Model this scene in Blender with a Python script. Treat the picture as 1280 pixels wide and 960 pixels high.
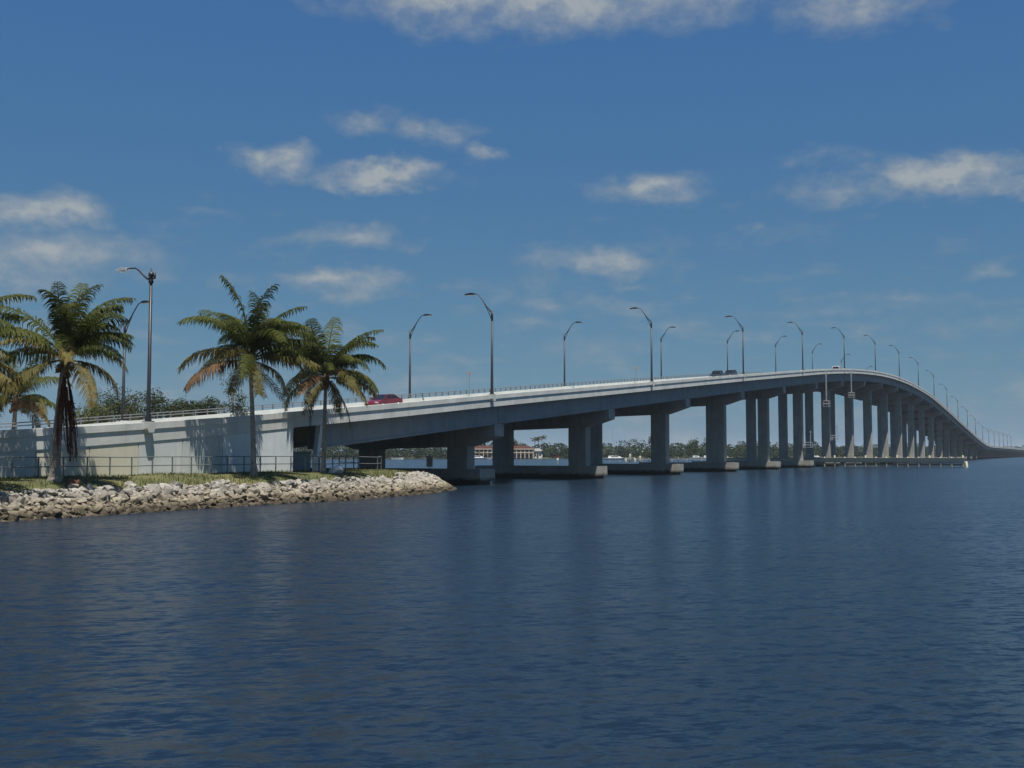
import bpy, math, random
from mathutils import Vector, Matrix, noise
from bisect import bisect_right
R = math.radians
rnd = random.Random(7)
for o in list(bpy.data.objects): bpy.data.objects.remove(o)
SC = bpy.context.scene
COL = SC.collection

# ------------------------------------------------------------------ camera
F, HOR, HC = 1400.0, 567.0, 3.0            # focal length and horizon row in photo pixels, eye height above the water
PITCH = math.atan((HOR - 480) / F)
cam = bpy.data.cameras.new('camera'); camo = bpy.data.objects.new('camera', cam); COL.objects.link(camo)
cam.sensor_width = 36; cam.lens = F / 1280 * 36; cam.clip_start = .1; cam.clip_end = 20000
camo.location = (0, 0, HC); camo.rotation_euler = (math.pi / 2 + PITCH, 0, 0)
SC.camera = camo
def ray(x, y):
    rx, ry = (x - 640) / F, -(y - 480) / F
    return Vector((rx, math.cos(PITCH) - ry * math.sin(PITCH), math.sin(PITCH) + ry * math.cos(PITCH)))
def at_depth(x, y, Y):
    d = ray(x, y); p = d * (Y / d.y); return Vector((p.x, p.y, p.z + HC))

# bridge frame: s runs along the bridge, D square to it away from the camera
TH = math.atan(715 / 1400.0)
DV, NV = Vector((math.sin(TH), math.cos(TH), 0)), Vector((-math.cos(TH), math.sin(TH), 0))
BRZ = math.pi / 2 - TH
def P(s, D, z=0): return DV * s + NV * D + Vector((0, 0, z))

# ------------------------------------------------------------------ light
AZN, EL = R(43.5), R(71)
Th = -(NV * math.cos(AZN) + DV * math.sin(AZN))
TSUN = Vector((Th.x * math.cos(EL), Th.y * math.cos(EL), math.sin(EL)))
sun = bpy.data.lights.new('sun', 'SUN'); sun.energy = 5.0; sun.angle = R(.53); sun.color = (1, .95, .87)
suno = bpy.data.objects.new('sun', sun); COL.objects.link(suno)
suno.rotation_euler = TSUN.to_track_quat('Z', 'Y').to_euler()
SC.view_settings.view_transform = 'Standard'; SC.view_settings.look = 'None'
SC.view_settings.gamma = 1; SC.view_settings.use_curve_mapping = False
SC.view_settings.exposure = .44
SC.cycles.max_bounces = 6; SC.cycles.diffuse_bounces = 3; SC.cycles.glossy_bounces = 3

# ------------------------------------------------------------------ world
W = bpy.data.worlds.new('World'); SC.world = W; W.use_nodes = True
W.cycles.sampling_method = 'MANUAL'; W.cycles.sample_map_resolution = 256
def build_world():
    nt = W.node_tree; N = nt.nodes; L = nt.links; N.clear()
    def nd(t, **k):
        n = N.new(t)
        for a, v in k.items(): setattr(n, a, v)
        return n
    def math_(op, a, b=None, c=None, clamp=False):
        n = nd('ShaderNodeMath', operation=op); n.use_clamp = clamp
        for i, v in enumerate((a, b, c)):
            if v is None: continue
            if isinstance(v, (int, float)): n.inputs[i].default_value = v
            else: L.new(v, n.inputs[i])
        return n.outputs[0]
    sky = nd('ShaderNodeTexSky', sky_type='NISHITA'); sky.sun_disc = False
    sky.sun_elevation = EL; sky.sun_rotation = math.atan2(TSUN.x, TSUN.y)
    sky.altitude = 0; sky.air_density = 1.0; sky.dust_density = .35; sky.ozone_density = 2.2
    # the photograph's clear deep blue: per-channel response of the camera to the same sky
    sp = nd('ShaderNodeSeparateColor'); L.new(sky.outputs[0], sp.inputs[0]); cb = nd('ShaderNodeCombineColor')
    for i in range(3): L.new(math_('MULTIPLY', math_('POWER', sp.outputs[i], SKYG[i]), SKYK[i]), cb.inputs[i])
    geo = nd('ShaderNodeTexCoord')
    sep = nd('ShaderNodeSeparateXYZ'); L.new(geo.outputs['Generated'], sep.inputs[0])
    az = math_('ARCTAN2', sep.outputs[0], sep.outputs[1])
    el = math_('ARCSINE', sep.outputs[2])
    comb = nd('ShaderNodeCombineXYZ'); L.new(az, comb.inputs[0]); L.new(el, comb.inputs[1])
    # ragged edges: push the coordinates about with noise
    def noisef(scale, detail, rough=.6, sx=1.0, sy=1.0, off=0.0):
        mp = nd('ShaderNodeMapping'); mp.inputs['Scale'].default_value = (sx, sy, 1); mp.inputs['Location'].default_value = (off, off * .7, off)
        L.new(comb.outputs[0], mp.inputs[0])
        n = nd('ShaderNodeTexNoise'); n.inputs['Scale'].default_value = scale; n.inputs['Detail'].default_value = detail
        n.inputs['Roughness'].default_value = rough; L.new(mp.outputs[0], n.inputs['Vector']); return n
    nw = noisef(26, 7, .6, .75, 1.3)
    sub = nd('ShaderNodeVectorMath', operation='SUBTRACT'); sub.inputs[1].default_value = (.5, .5, .5); L.new(nw.outputs['Color'], sub.inputs[0])
    mul = nd('ShaderNodeVectorMath', operation='MULTIPLY'); mul.inputs[1].default_value = (.085, .045, 0); L.new(sub.outputs[0], mul.inputs[0])
    add = nd('ShaderNodeVectorMath', operation='ADD'); L.new(comb.outputs[0], add.inputs[0]); L.new(mul.outputs[0], add.inputs[1])
    blobs = [(560, -14, 150, 40, .75), (690, -12, 170, 44, .8), (860, -8, 120, 36, .5), (1080, 2, 100, 30, .5), (455, 150, 46, 14, .38), (545, 168, 52, 17, .42),
        (604, 190, 22, 10, .5), (345, 199, 52, 19, .62), (475, 221, 70, 17, .8), (812, 235, 74, 18, .6),
        (1040, 200, 60, 11, .3), (1065, 240, 85, 20, .4), (1185, 215, 85, 20, .78), (1268, 228, 60, 12, .55), (68, 263, 64, 19, .7),
        (0, 272, 26, 10, .5), (55, 318, 120, 34, .55), (20, 345, 110, 24, .4), (742, 328, 84, 18, .62), (700, 378, 85, 12, .32),
        (425, 354, 70, 19, .62), (455, 300, 60, 15, .5), (375, 302, 55, 11, .28), (785, 354, 30, 9, .35), (665, 356, 46, 14, .25),
        (665, 408, 50, 10, .3), (1232, 330, 36, 10, .36), (1140, 373, 70, 11, .28), (1215, 410, 110, 14, .22), (950, 350, 60, 8, .14),
        (580, 446, 36, 9, .32), (740, 432, 90, 18, .22), (260, 268, 40, 7, .2), (182, 421, 34, 10, .3), (930, 295, 18, 7, .22), (1040, 392, 150, 11, .2), (290, 352, 40, 14, .25)]
    tot = None
    for (x, y, rx, ry, st) in blobs:
        d = ray(x, y).normalized()
        a0, e0 = math.atan2(d.x, d.y), math.asin(d.z)
        v = nd('ShaderNodeVectorMath', operation='MULTIPLY_ADD'); L.new(add.outputs[0], v.inputs[0]); v.inputs[1].default_value = (F / rx * .86, F / ry * .86, 0); v.inputs[2].default_value = (-a0 * F / rx * .86, -e0 * F / ry * .86, 0)
        ln = nd('ShaderNodeVectorMath', operation='LENGTH'); L.new(v.outputs[0], ln.inputs[0])
        val = math_('MULTIPLY_ADD', ln.outputs['Value'], -st * .98, st * 1.25)
        tot = val if tot is None else math_('MAXIMUM', tot, val)
    tot = math_('MAXIMUM', tot, 0.0)
    # the same fair-weather clouds go on round the rest of the sky
    gen = noisef(9, 7, .6, .75, 2.0, 3.1)
    g = nd('ShaderNodeMapRange', interpolation_type='SMOOTHSTEP'); L.new(gen.outputs['Fac'], g.inputs[0])
    g.inputs[1].default_value = .56; g.inputs[2].default_value = .74; g.inputs[4].default_value = .7
    outside = nd('ShaderNodeMapRange', interpolation_type='SMOOTHSTEP'); L.new(math_('ABSOLUTE', az), outside.inputs[0])
    outside.inputs[1].default_value = .44; outside.inputs[2].default_value = .62
    above = nd('ShaderNodeMapRange', interpolation_type='SMOOTHSTEP'); L.new(el, above.inputs[0])
    above.inputs[1].default_value = .40; above.inputs[2].default_value = .55
    om = math_('MAXIMUM', outside.outputs[0], above.outputs[0])
    tot = math_('MAXIMUM', tot, math_('MULTIPLY', g.outputs[0], om))
    wisp = noisef(14, 6, .6, .7, 3.0, 9.3)
    w = nd('ShaderNodeMapRange', interpolation_type='SMOOTHSTEP'); L.new(wisp.outputs['Fac'], w.inputs[0])
    w.inputs[1].default_value = .42; w.inputs[2].default_value = .75; w.inputs[4].default_value = .42
    low = nd('ShaderNodeMapRange', interpolation_type='SMOOTHSTEP'); L.new(el, low.inputs[0]); low.inputs[1].default_value = .30; low.inputs[2].default_value = .05
    tot = math_('MAXIMUM', tot, math_('MULTIPLY', w.outputs[0], low.outputs[0]))
    fine = noisef(38, 8, .60, .9, 1.25, 5.5)
    er = nd('ShaderNodeMapRange'); L.new(fine.outputs['Fac'], er.inputs[0]); er.inputs[1].default_value = .36; er.inputs[2].default_value = .64; er.inputs[3].default_value = .34; er.inputs[4].default_value = -.10
    cov = math_('SUBTRACT', tot, math_('MULTIPLY', er.outputs[0], math_('POWER', math_('MAXIMUM', tot, .0001), .5)))
    cm = nd('ShaderNodeMapRange'); L.new(cov, cm.inputs[0]); cm.inputs[1].default_value = .02; cm.inputs[2].default_value = .66; cm.inputs[4].default_value = .86
    shd = nd('ShaderNodeMapRange'); L.new(cov, shd.inputs[0]); shd.inputs[1].default_value = .1; shd.inputs[2].default_value = .75
    ccol = nd('ShaderNodeMix', data_type='RGBA'); L.new(shd.outputs[0], ccol.inputs[0]); ccol.inputs[6].default_value = CLOUDLO; ccol.inputs[7].default_value = CLOUDCOL
    mix = nd('ShaderNodeMix', data_type='RGBA'); L.new(cm.outputs[0], mix.inputs[0]); L.new(cb.outputs[0], mix.inputs[6]); L.new(ccol.outputs[2], mix.inputs[7])
    bg = nd('ShaderNodeBackground'); bg.inputs[1].default_value = .05; L.new(mix.outputs[2], bg.inputs[0])
    out = nd('ShaderNodeOutputWorld'); L.new(bg.outputs[0], out.inputs[0])
SKYG, SKYK = (.76, .55, .11), (.60, 1.40, 4.35)
CLOUDCOL, CLOUDLO = (5.6, 6.1, 6.3, 1), (3.7, 4.4, 5.0, 1)
build_world()

# ------------------------------------------------------------------ materials
def mat_base(name):
    m = bpy.data.materials.new(name); m.use_nodes = True
    nt = m.node_tree; return m, nt, nt.nodes, nt.links, nt.nodes['Principled BSDF']
def ramp2(nt, fac, c0, c1, p0=.3, p1=.7):
    r = nt.nodes.new('ShaderNodeValToRGB'); e = r.color_ramp.elements
    e[0].position, e[1].position = p0, p1; e[0].color, e[1].color = (*c0, 1), (*c1, 1)
    nt.links.new(fac, r.inputs[0]); return r.outputs[0]
def noise_node(nt, vec, scale, detail=5, rough=.6, sc=(1, 1, 1)):
    mp = nt.nodes.new('ShaderNodeMapping'); mp.inputs['Scale'].default_value = sc; nt.links.new(vec, mp.inputs[0])
    n = nt.nodes.new('ShaderNodeTexNoise'); n.inputs['Scale'].default_value = scale; n.inputs['Detail'].default_value = detail
    n.inputs['Roughness'].default_value = rough; nt.links.new(mp.outputs[0], n.inputs['Vector']); return n
def mixc(nt, fac, a, b, mode='MIX'):
    n = nt.nodes.new('ShaderNodeMix'); n.data_type = 'RGBA'; n.blend_type = mode
    for i, v in ((0, fac), (6, a), (7, b)):
        if isinstance(v, (int, float)): n.inputs[i].default_value = v
        elif isinstance(v, tuple): n.inputs[i].default_value = (*v, 1) if len(v) == 3 else v
        else: nt.links.new(v, n.inputs[i])
    return n.outputs[2]
def position(nt):
    g = nt.nodes.new('ShaderNodeNewGeometry'); return g.outputs['Position']
def concrete(name, c0, c1, streak=.35, bump=.25, rough=.85, objvar=0.0):
    m, nt, N, L, b = mat_base(name); p = position(nt)
    n1 = noise_node(nt, p, .45, 7, .65); col = ramp2(nt, n1.outputs['Fac'], c0, c1, .32, .68)
    st = noise_node(nt, p, 1.0, 6, .6, (2.6, 2.6, .12)); dk = tuple(v * .55 for v in c0)
    mr = N.new('ShaderNodeMapRange'); L.new(st.outputs['Fac'], mr.inputs[0]); mr.inputs[1].default_value = .52; mr.inputs[2].default_value = .78; mr.inputs[4].default_value = streak
    col = mixc(nt, mr.outputs[0], col, dk)
    if objvar:
        oi = N.new('ShaderNodeObjectInfo'); mv = N.new('ShaderNodeMapRange'); L.new(oi.outputs['Random'], mv.inputs[0])
        mv.inputs[3].default_value = 1 - objvar; mv.inputs[4].default_value = 1 + objvar * .4
        col = mixc(nt, 1.0, col, mv.outputs[0], 'MULTIPLY')
    L.new(col, b.inputs['Base Color']); b.inputs['Roughness'].default_value = rough
    nf = noise_node(nt, p, 6, 6, .7); bp = N.new('ShaderNodeBump'); bp.inputs['Strength'].default_value = bump; bp.inputs['Distance'].default_value = .03
    L.new(nf.outputs['Fac'], bp.inputs['Height']); L.new(bp.outputs[0], b.inputs['Normal']); return m
def plain(name, c, rough=.5, metal=0.0, var=.15, scale=3.0, spec=.5):
    m, nt, N, L, b = mat_base(name); p = position(nt)
    n = noise_node(nt, p, scale, 5); col = ramp2(nt, n.outputs['Fac'], tuple(v * (1 - var) for v in c), tuple(min(1, v * (1 + var)) for v in c))
    L.new(col, b.inputs['Base Color']); b.inputs['Roughness'].default_value = rough; b.inputs['Metallic'].default_value = metal
    b.inputs['Specular IOR Level'].default_value = spec; return m
def leafmat(name, c0, c1, trans=.3, scale=1.2):
    m, nt, N, L, b = mat_base(name); p = position(nt)
    n = noise_node(nt, p, scale, 4); oi = N.new('ShaderNodeObjectInfo')
    ad = N.new('ShaderNodeMath'); ad.operation = 'MULTIPLY_ADD'; L.new(oi.outputs['Random'], ad.inputs[0]); ad.inputs[1].default_value = .35; L.new(n.outputs['Fac'], ad.inputs[2])
    col = ramp2(nt, ad.outputs[0], c0, c1, .35, .95)
    L.new(col, b.inputs['Base Color']); b.inputs['Roughness'].default_value = .65; b.inputs['Specular IOR Level'].default_value = .12
    t = N.new('ShaderNodeBsdfTranslucent'); L.new(col, t.inputs[0]); mx = N.new('ShaderNodeMixShader'); mx.inputs[0].default_value = trans
    L.new(b.outputs[0], mx.inputs[1]); L.new(t.outputs[0], mx.inputs[2]); L.new(mx.outputs[0], N['Material Output'].inputs[0]); return m
M = {}
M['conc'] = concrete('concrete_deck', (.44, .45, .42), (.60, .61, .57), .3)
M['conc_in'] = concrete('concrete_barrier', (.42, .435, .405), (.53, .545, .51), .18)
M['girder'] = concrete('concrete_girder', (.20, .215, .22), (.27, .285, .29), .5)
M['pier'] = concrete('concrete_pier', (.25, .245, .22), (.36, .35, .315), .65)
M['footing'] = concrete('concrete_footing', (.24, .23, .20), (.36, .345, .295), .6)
M['wall'] = concrete('concrete_wall_panel', (.43, .465, .445), (.57, .595, .565), .6, .2, objvar=.10)
M['wall_tan'] = concrete('concrete_wall_panel_tan', (.53, .50, .38), (.63, .60, .47), .3, .2, objvar=.04)
M['wall_white'] = concrete('concrete_wall_panel_pale', (.56, .60, .60), (.68, .71, .70), .35, .2, objvar=.05)
def tide(m, z0, z1):
    nt = m.node_tree; N, L = nt.nodes, nt.links; b = N['Principled BSDF']; src = b.inputs['Base Color'].links[0].from_socket; p = position(nt)
    sx = N.new('ShaderNodeSeparateXYZ'); L.new(p, sx.inputs[0]); nn = noise_node(nt, p, 1.4, 5, .65); ad = N.new('ShaderNodeMath'); ad.operation = 'MULTIPLY_ADD'; L.new(nn.outputs['Fac'], ad.inputs[0]); ad.inputs[1].default_value = -.6; L.new(sx.outputs[2], ad.inputs[2])
    r = N.new('ShaderNodeMapRange'); L.new(ad.outputs[0], r.inputs[0]); r.inputs[1].default_value = z1; r.inputs[2].default_value = z0; L.new(mixc(nt, r.outputs[0], src, (.045, .042, .03)), b.inputs['Base Color'])
tide(M['footing'], .1, .45)
M['asphalt'] = plain('road_surface', (.30, .30, .28), .9, 0, .15, 1.0)
M['paint'] = plain('road_paint', (.7, .7, .66), .7)
M['paint_y'] = plain('road_paint_yellow', (.7, .5, .08), .7)
M['pole'] = plain('bronze_pole', (.022, .022, .028), .45, .2)
M['rail_al'] = plain('railing_metal', (.17, .18, .18), .5, .3)
M['rail_dk'] = plain('railing_dark', (.15, .165, .165), .5, .2)
M['alum'] = plain('cast_aluminium', (.62, .63, .64), .3, .6)
M['white'] = plain('white_paint', (.72, .72, .70), .55)
M['signback'] = plain('sign_back_metal', (.42, .40, .39), .5, .3)
M['tan'] = plain('pile_tan', (.38, .35, .26), .8, 0, .25)
M['fender'] = plain('fender_board', (.50, .48, .38), .8, 0, .2)
M['timber'] = plain('weathered_timber', (.20, .18, .13), .9, 0, .35)
M['trunk'] = plain('palm_trunk', (.24, .21, .18), .9, 0, .4, 5)
M['boot'] = plain('palm_fibre', (.11, .06, .035), .95, 0, .4, 6)
M['bark'] = plain('bark', (.10, .08, .06), .95, 0, .4, 3)
M['coconut'] = plain('coconut_husk', (.16, .10, .04), .7, 0, .4, 6)
M['fr_green'] = leafmat('palm_leaf_green', (.030, .043, .009), (.092, .102, .022))
M['fr_yel'] = leafmat('palm_leaf_yellowing', (.075, .075, .022), (.19, .15, .05))
M['fr_brn'] = leafmat('palm_leaf_dead', (.085, .05, .026), (.21, .125, .06), .2)
M['fr_red'] = leafmat('palm_leaf_rusty', (.07, .024, .012), (.15, .055, .026), .15)
M['rachis'] = plain('leaf_stalk', (.24, .20, .07), .6)
M['leaf_a'] = leafmat('tree_leaf_olive', (.055, .066, .026), (.12, .13, .055))
M['leaf_b'] = leafmat('tree_leaf_dark', (.034, .046, .022), (.075, .09, .038))
M['leaf_c'] = leafmat('tree_leaf_grey', (.045, .058, .035), (.09, .105, .06))
M['leaf_far'] = leafmat('shore_leaf', (.020, .034, .013), (.055, .072, .026), .1, .06)
def glassmat():
    m, nt, N, L, b = mat_base('dark_glass'); b.inputs['Base Color'].default_value = (.012, .014, .016, 1); b.inputs['Roughness'].default_value = .08
    b.inputs['Specular IOR Level'].default_value = .6; return m
M['glass'] = glassmat()
def paintmat(name, c):
    m, nt, N, L, b = mat_base(name); b.inputs['Base Color'].default_value = (*c, 1); b.inputs['Roughness'].default_value = .35
    b.inputs['Coat Weight'].default_value = .6; b.inputs['Coat Roughness'].default_value = .08
    n = noise_node(nt, position(nt), 9, 4); mr = N.new('ShaderNodeMapRange'); L.new(n.outputs['Fac'], mr.inputs[0]); mr.inputs[3].default_value = .28; mr.inputs[4].default_value = .48
    L.new(mr.outputs[0], b.inputs['Roughness']); return m
M['car_red'] = paintmat('car_paint_red', (.13, .006, .012)); M['car_dark'] = paintmat('car_paint_dark', (.014, .018, .024))
M['car_grey'] = paintmat('car_paint_grey', (.20, .22, .23)); M['car_white'] = paintmat('car_paint_white', (.72, .72, .70))
M['tyre'] = plain('tyre_rubber', (.02, .02, .02), .85); M['lamp'] = plain('lamp_lens', (.65, .63, .58), .15); M['tail'] = plain('tail_lamp_lens', (.30, .01, .01), .2)
def stonemat():
    m, nt, N, L, b = mat_base('limestone_riprap'); p = position(nt); oi = N.new('ShaderNodeObjectInfo')
    n = noise_node(nt, p, 1.1, 6, .65); n2 = noise_node(nt, p, 7, 6, .7)
    col = ramp2(nt, n.outputs['Fac'], (.16, .145, .115), (.37, .35, .31), .34, .62)
    col = mixc(nt, .45, col, ramp2(nt, n2.outputs['Fac'], (.08, .07, .055), (.50, .48, .43)))
    mv = N.new('ShaderNodeMapRange'); L.new(oi.outputs['Random'], mv.inputs[0]); mv.inputs[3].default_value = .5; mv.inputs[4].default_value = 1.05
    col = mixc(nt, 1.0, col, mv.outputs[0], 'MULTIPLY')
    # weed and damp at the tide line
    sx = N.new('ShaderNodeSeparateXYZ'); L.new(p, sx.inputs[0]); ad = N.new('ShaderNodeMath'); ad.operation = 'MULTIPLY_ADD'; L.new(n2.outputs['Fac'], ad.inputs[0]); ad.inputs[1].default_value = -.5; L.new(sx.outputs[2], ad.inputs[2])
    wr = N.new('ShaderNodeMapRange'); L.new(ad.outputs[0], wr.inputs[0]); wr.inputs[1].default_value = .28; wr.inputs[2].default_value = -.04
    col = mixc(nt, wr.outputs[0], col, (.055, .048, .035))
    # tan staining lower down
    tr = N.new('ShaderNodeMapRange'); L.new(ad.outputs[0], tr.inputs[0]); tr.inputs[1].default_value = .9; tr.inputs[2].default_value = .2; tr.inputs[4].default_value = .75
    col = mixc(nt, tr.outputs[0], col, mixc(nt, 1.0, col, (.86, .74, .52), 'MULTIPLY'))
    L.new(col, b.inputs['Base Color']); b.inputs['Roughness'].default_value = .9
    bp = N.new('ShaderNodeBump'); bp.inputs['Strength'].default_value = .6; bp.inputs['Distance'].default_value = .05; L.new(n2.outputs['Fac'], bp.inputs['Height']); L.new(bp.outputs[0], b.inputs['Normal']); return m
M['stone'] = stonemat()
def grassmat():
    m, nt, N, L, b = mat_base('grass_ground'); p = position(nt)
    n = noise_node(nt, p, .35, 6, .65); n2 = noise_node(nt, p, 2.2, 6, .7)
    col = ramp2(nt, n.outputs['Fac'], (.055, .068, .020), (.115, .108, .038), .35, .65)
    mr = N.new('ShaderNodeMapRange'); L.new(n2.outputs['Fac'], mr.inputs[0]); mr.inputs[1].default_value = .55; mr.inputs[2].default_value = .75; mr.inputs[4].default_value = .7
    col = mixc(nt, mr.outputs[0], col, (.15, .085, .045))
    sx = N.new('ShaderNodeSeparateXYZ'); L.new(p, sx.inputs[0]); ad = N.new('ShaderNodeMath'); ad.operation = 'MULTIPLY_ADD'; L.new(n2.outputs['Fac'], ad.inputs[0]); ad.inputs[1].default_value = .5; L.new(sx.outputs[2], ad.inputs[2])
    er = N.new('ShaderNodeMapRange'); L.new(ad.outputs[0], er.inputs[0]); er.inputs[1].default_value = 1.5; er.inputs[2].default_value = 1.3
    col = mixc(nt, er.outputs[0], col, ramp2(nt, n2.outputs['Fac'], (.05, .038, .026), (.14, .115, .085)))  # below the grass: soil, darkened to stand in for shade between the stones
    L.new(col, b.inputs['Base Color']); b.inputs['Roughness'].default_value = .95; return m
M['grass'] = grassmat()
M['blade'] = leafmat('grass_blade', (.045, .06, .014), (.12, .115, .035), .3, .5)
M['soil'] = plain('shore_ground', (.14, .12, .08), .95, 0, .35, .05)
M['scrub'] = plain('shore_scrub', (.045, .05, .025), .95, 0, .35, .05)
M['terra'] = plain('terracotta_render', (.46, .25, .17), .85, 0, .1, .3); M['tile'] = plain('roof_tile_red', (.20, .075, .055), .85, 0, .2, .5)
M['cream'] = plain('cream_render', (.55, .46, .36), .8); M['hwhite'] = plain('house_white', (.66, .66, .62), .8); M['hroof'] = plain('roof_grey', (.34, .34, .33), .8)
M['shade'] = plain('window_dark', (.05, .045, .045), .3)
def watermat():
    m, nt, N, L, b = mat_base('river_water'); p = position(nt)
    b.inputs['Base Color'].default_value = WATERCOL; b.inputs['IOR'].default_value = 1.33; b.inputs['Roughness'].default_value = .21
    rot = N.new('ShaderNodeMapping'); rot.inputs['Rotation'].default_value = (0, 0, R(-14)); L.new(p, rot.inputs[0]); v = rot.outputs[0]
    a = noise_node(nt, v, .34, 3, .5, (.6, 1, 1)); bb = noise_node(nt, v, 1.3, 4, .6, (.62, 1, 1)); c = noise_node(nt, v, 5.0, 4, .6, (.7, 1, 1))
    gust = noise_node(nt, p, .045, 4, .6, (.5, 1, 1))
    gm = N.new('ShaderNodeMapRange'); L.new(gust.outputs['Fac'], gm.inputs[0]); gm.inputs[1].default_value = .38; gm.inputs[2].default_value = .62; gm.inputs[3].default_value = .45; gm.inputs[4].default_value = 1.15
    def mad(x, k, y):
        n = N.new('ShaderNodeMath'); n.operation = 'MULTIPLY_ADD'; L.new(x, n.inputs[0]); n.inputs[1].default_value = k
        if y is None: n.inputs[2].default_value = 0
        else: L.new(y, n.inputs[2])
        return n.outputs[0]
    h = mad(a.outputs['Fac'], WAVES[0], None); h2 = mad(bb.outputs['Fac'], WAVES[1], mad(c.outputs['Fac'], WAVES[2], None))
    mm = N.new('ShaderNodeMath'); mm.operation = 'MULTIPLY_ADD'; L.new(h2, mm.inputs[0]); L.new(gm.outputs[0], mm.inputs[1]); L.new(h, mm.inputs[2])
    bp = N.new('ShaderNodeBump'); bp.inputs['Strength'].default_value = 1; bp.inputs['Distance'].default_value = 1; L.new(mm.outputs[0], bp.inputs['Height'])
    r1 = noise_node(nt, v, 5.2, 6, .66, (.5, 1, 1)); s1 = N.new('ShaderNodeVectorMath'); s1.operation = 'SUBTRACT'; L.new(r1.outputs['Color'], s1.inputs[0]); s1.inputs[1].default_value = (.5, .5, .5)
    s2 = N.new('ShaderNodeVectorMath'); s2.operation = 'MULTIPLY'; L.new(s1.outputs[0], s2.inputs[0]); s2.inputs[1].default_value = (RIPPLE * .8, RIPPLE, 0)
    s3 = N.new('ShaderNodeVectorMath'); s3.operation = 'ADD'; L.new(bp.outputs[0], s3.inputs[0]); L.new(s2.outputs[0], s3.inputs[1])
    s4 = N.new('ShaderNodeVectorMath'); s4.operation = 'NORMALIZE'; L.new(s3.outputs[0], s4.inputs[0]); L.new(s4.outputs[0], b.inputs['Normal']); return m
WATERCOL = (.007, .016, .029, 1); WAVES = (.30, .17, .05); RIPPLE = 1.95
M['water'] = watermat()

# ------------------------------------------------------------------ mesh helpers
class MB:
    def __init__(s): s.v = []; s.f = []
    def add(s, vs, fs):
        k = len(s.v); s.v += [tuple(v) for v in vs]; s.f += [tuple(i + k for i in f) for f in fs]; return s
    def box(s, x0, x1, y0, y1, z0, z1, fn=None):
        vs = [(x, y, z) for x in (x0, x1) for y in (y0, y1) for z in (z0, z1)]
        if fn: vs = [fn(*v) for v in vs]
        return s.add(vs, [(0, 1, 3, 2), (4, 6, 7, 5), (0, 4, 5, 1), (2, 3, 7, 6), (0, 2, 6, 4), (1, 5, 7, 3)])
    def tube(s, pts, rads, n=8, cap=True):
        pts = [Vector(p) for p in pts]
        if isinstance(rads, (int, float)): rads = [rads] * len(pts)
        rings = []; u = None
        for i, p in enumerate(pts):
            t = (pts[min(i + 1, len(pts) - 1)] - pts[max(i - 1, 0)]).normalized()
            if u is None: u = t.cross(Vector((0, 0, 1)) if abs(t.z) < .9 else Vector((1, 0, 0))).normalized()
            u = (u - t * u.dot(t)).normalized(); w = t.cross(u)
            rings.append([p + (u * math.cos(2 * math.pi * j / n) + w * math.sin(2 * math.pi * j / n)) * rads[i] for j in range(n)])
        vs = [v for r in rings for v in r]; fs = []
        for i in range(len(pts) - 1):
            for j in range(n): fs.append((i * n + j, i * n + (j + 1) % n, (i + 1) * n + (j + 1) % n, (i + 1) * n + j))
        if cap: fs.append(tuple(range(n - 1, -1, -1))); fs.append(tuple((len(pts) - 1) * n + j for j in range(n)))
        return s.add(vs, fs)
    def prism(s, poly, y0, y1, fn=None):                 # poly in x,z extruded along y
        n = len(poly); vs = [(x, y0, z) for x, z in poly] + [(x, y1, z) for x, z in poly]
        if fn: vs = [fn(*v) for v in vs]
        return s.add(vs, [tuple(range(n))] + [tuple(range(2 * n - 1, n - 1, -1))] + [(i, i + n, (i + 1) % n + n, (i + 1) % n) for i in range(n)])
    def mesh(s, name, mat, smooth=False):
        me = bpy.data.meshes.new(name); me.from_pydata(s.v, [], s.f); me.materials.append(M[mat] if isinstance(mat, str) else mat)
        if smooth:
            for p in me.polygons: p.use_smooth = True
        import bmesh
        b = bmesh.new(); b.from_mesh(me); bmesh.ops.recalc_face_normals(b, faces=b.faces); b.to_mesh(me); b.free()
        return me
    def build(s, name, mat, parent=None, loc=None, rz=0, smooth=False):
        return link(name, s.mesh(name, mat, smooth), parent, loc, rz)
def link(name, me, parent=None, loc=None, rz=0):
    o = bpy.data.objects.new(name, me); COL.objects.link(o); o.parent = parent
    if loc is not None: o.location = loc
    o.rotation_euler = (0, 0, rz); return o
def tag(o, label=None, cat=None, group=None, kind=None):
    for k, v in (('label', label), ('category', cat), ('group', group), ('kind', kind)):
        if v: o[k] = v
    return o
def thing(name, loc, label, cat, group=None, rz=0):
    o = bpy.data.objects.new(name, None); COL.objects.link(o); o.location = loc; o.rotation_euler = (0, 0, rz); o.empty_display_size = .2
    return tag(o, label, cat, group)
def copy_tree(o, parent=None):
    c = o.copy(); COL.objects.link(c); c.parent = parent
    for ch in list(o.children): copy_tree(ch, c)
    return c
ORD = ['first', 'second', 'third', 'fourth', 'fifth', 'sixth', 'seventh', 'eighth', 'ninth', 'tenth', 'eleventh', 'twelfth', 'thirteenth', 'fourteenth', 'fifteenth', 'sixteenth', 'seventeenth', 'eighteenth', 'nineteenth', 'twentieth', 'twenty-first', 'twenty-second']

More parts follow.
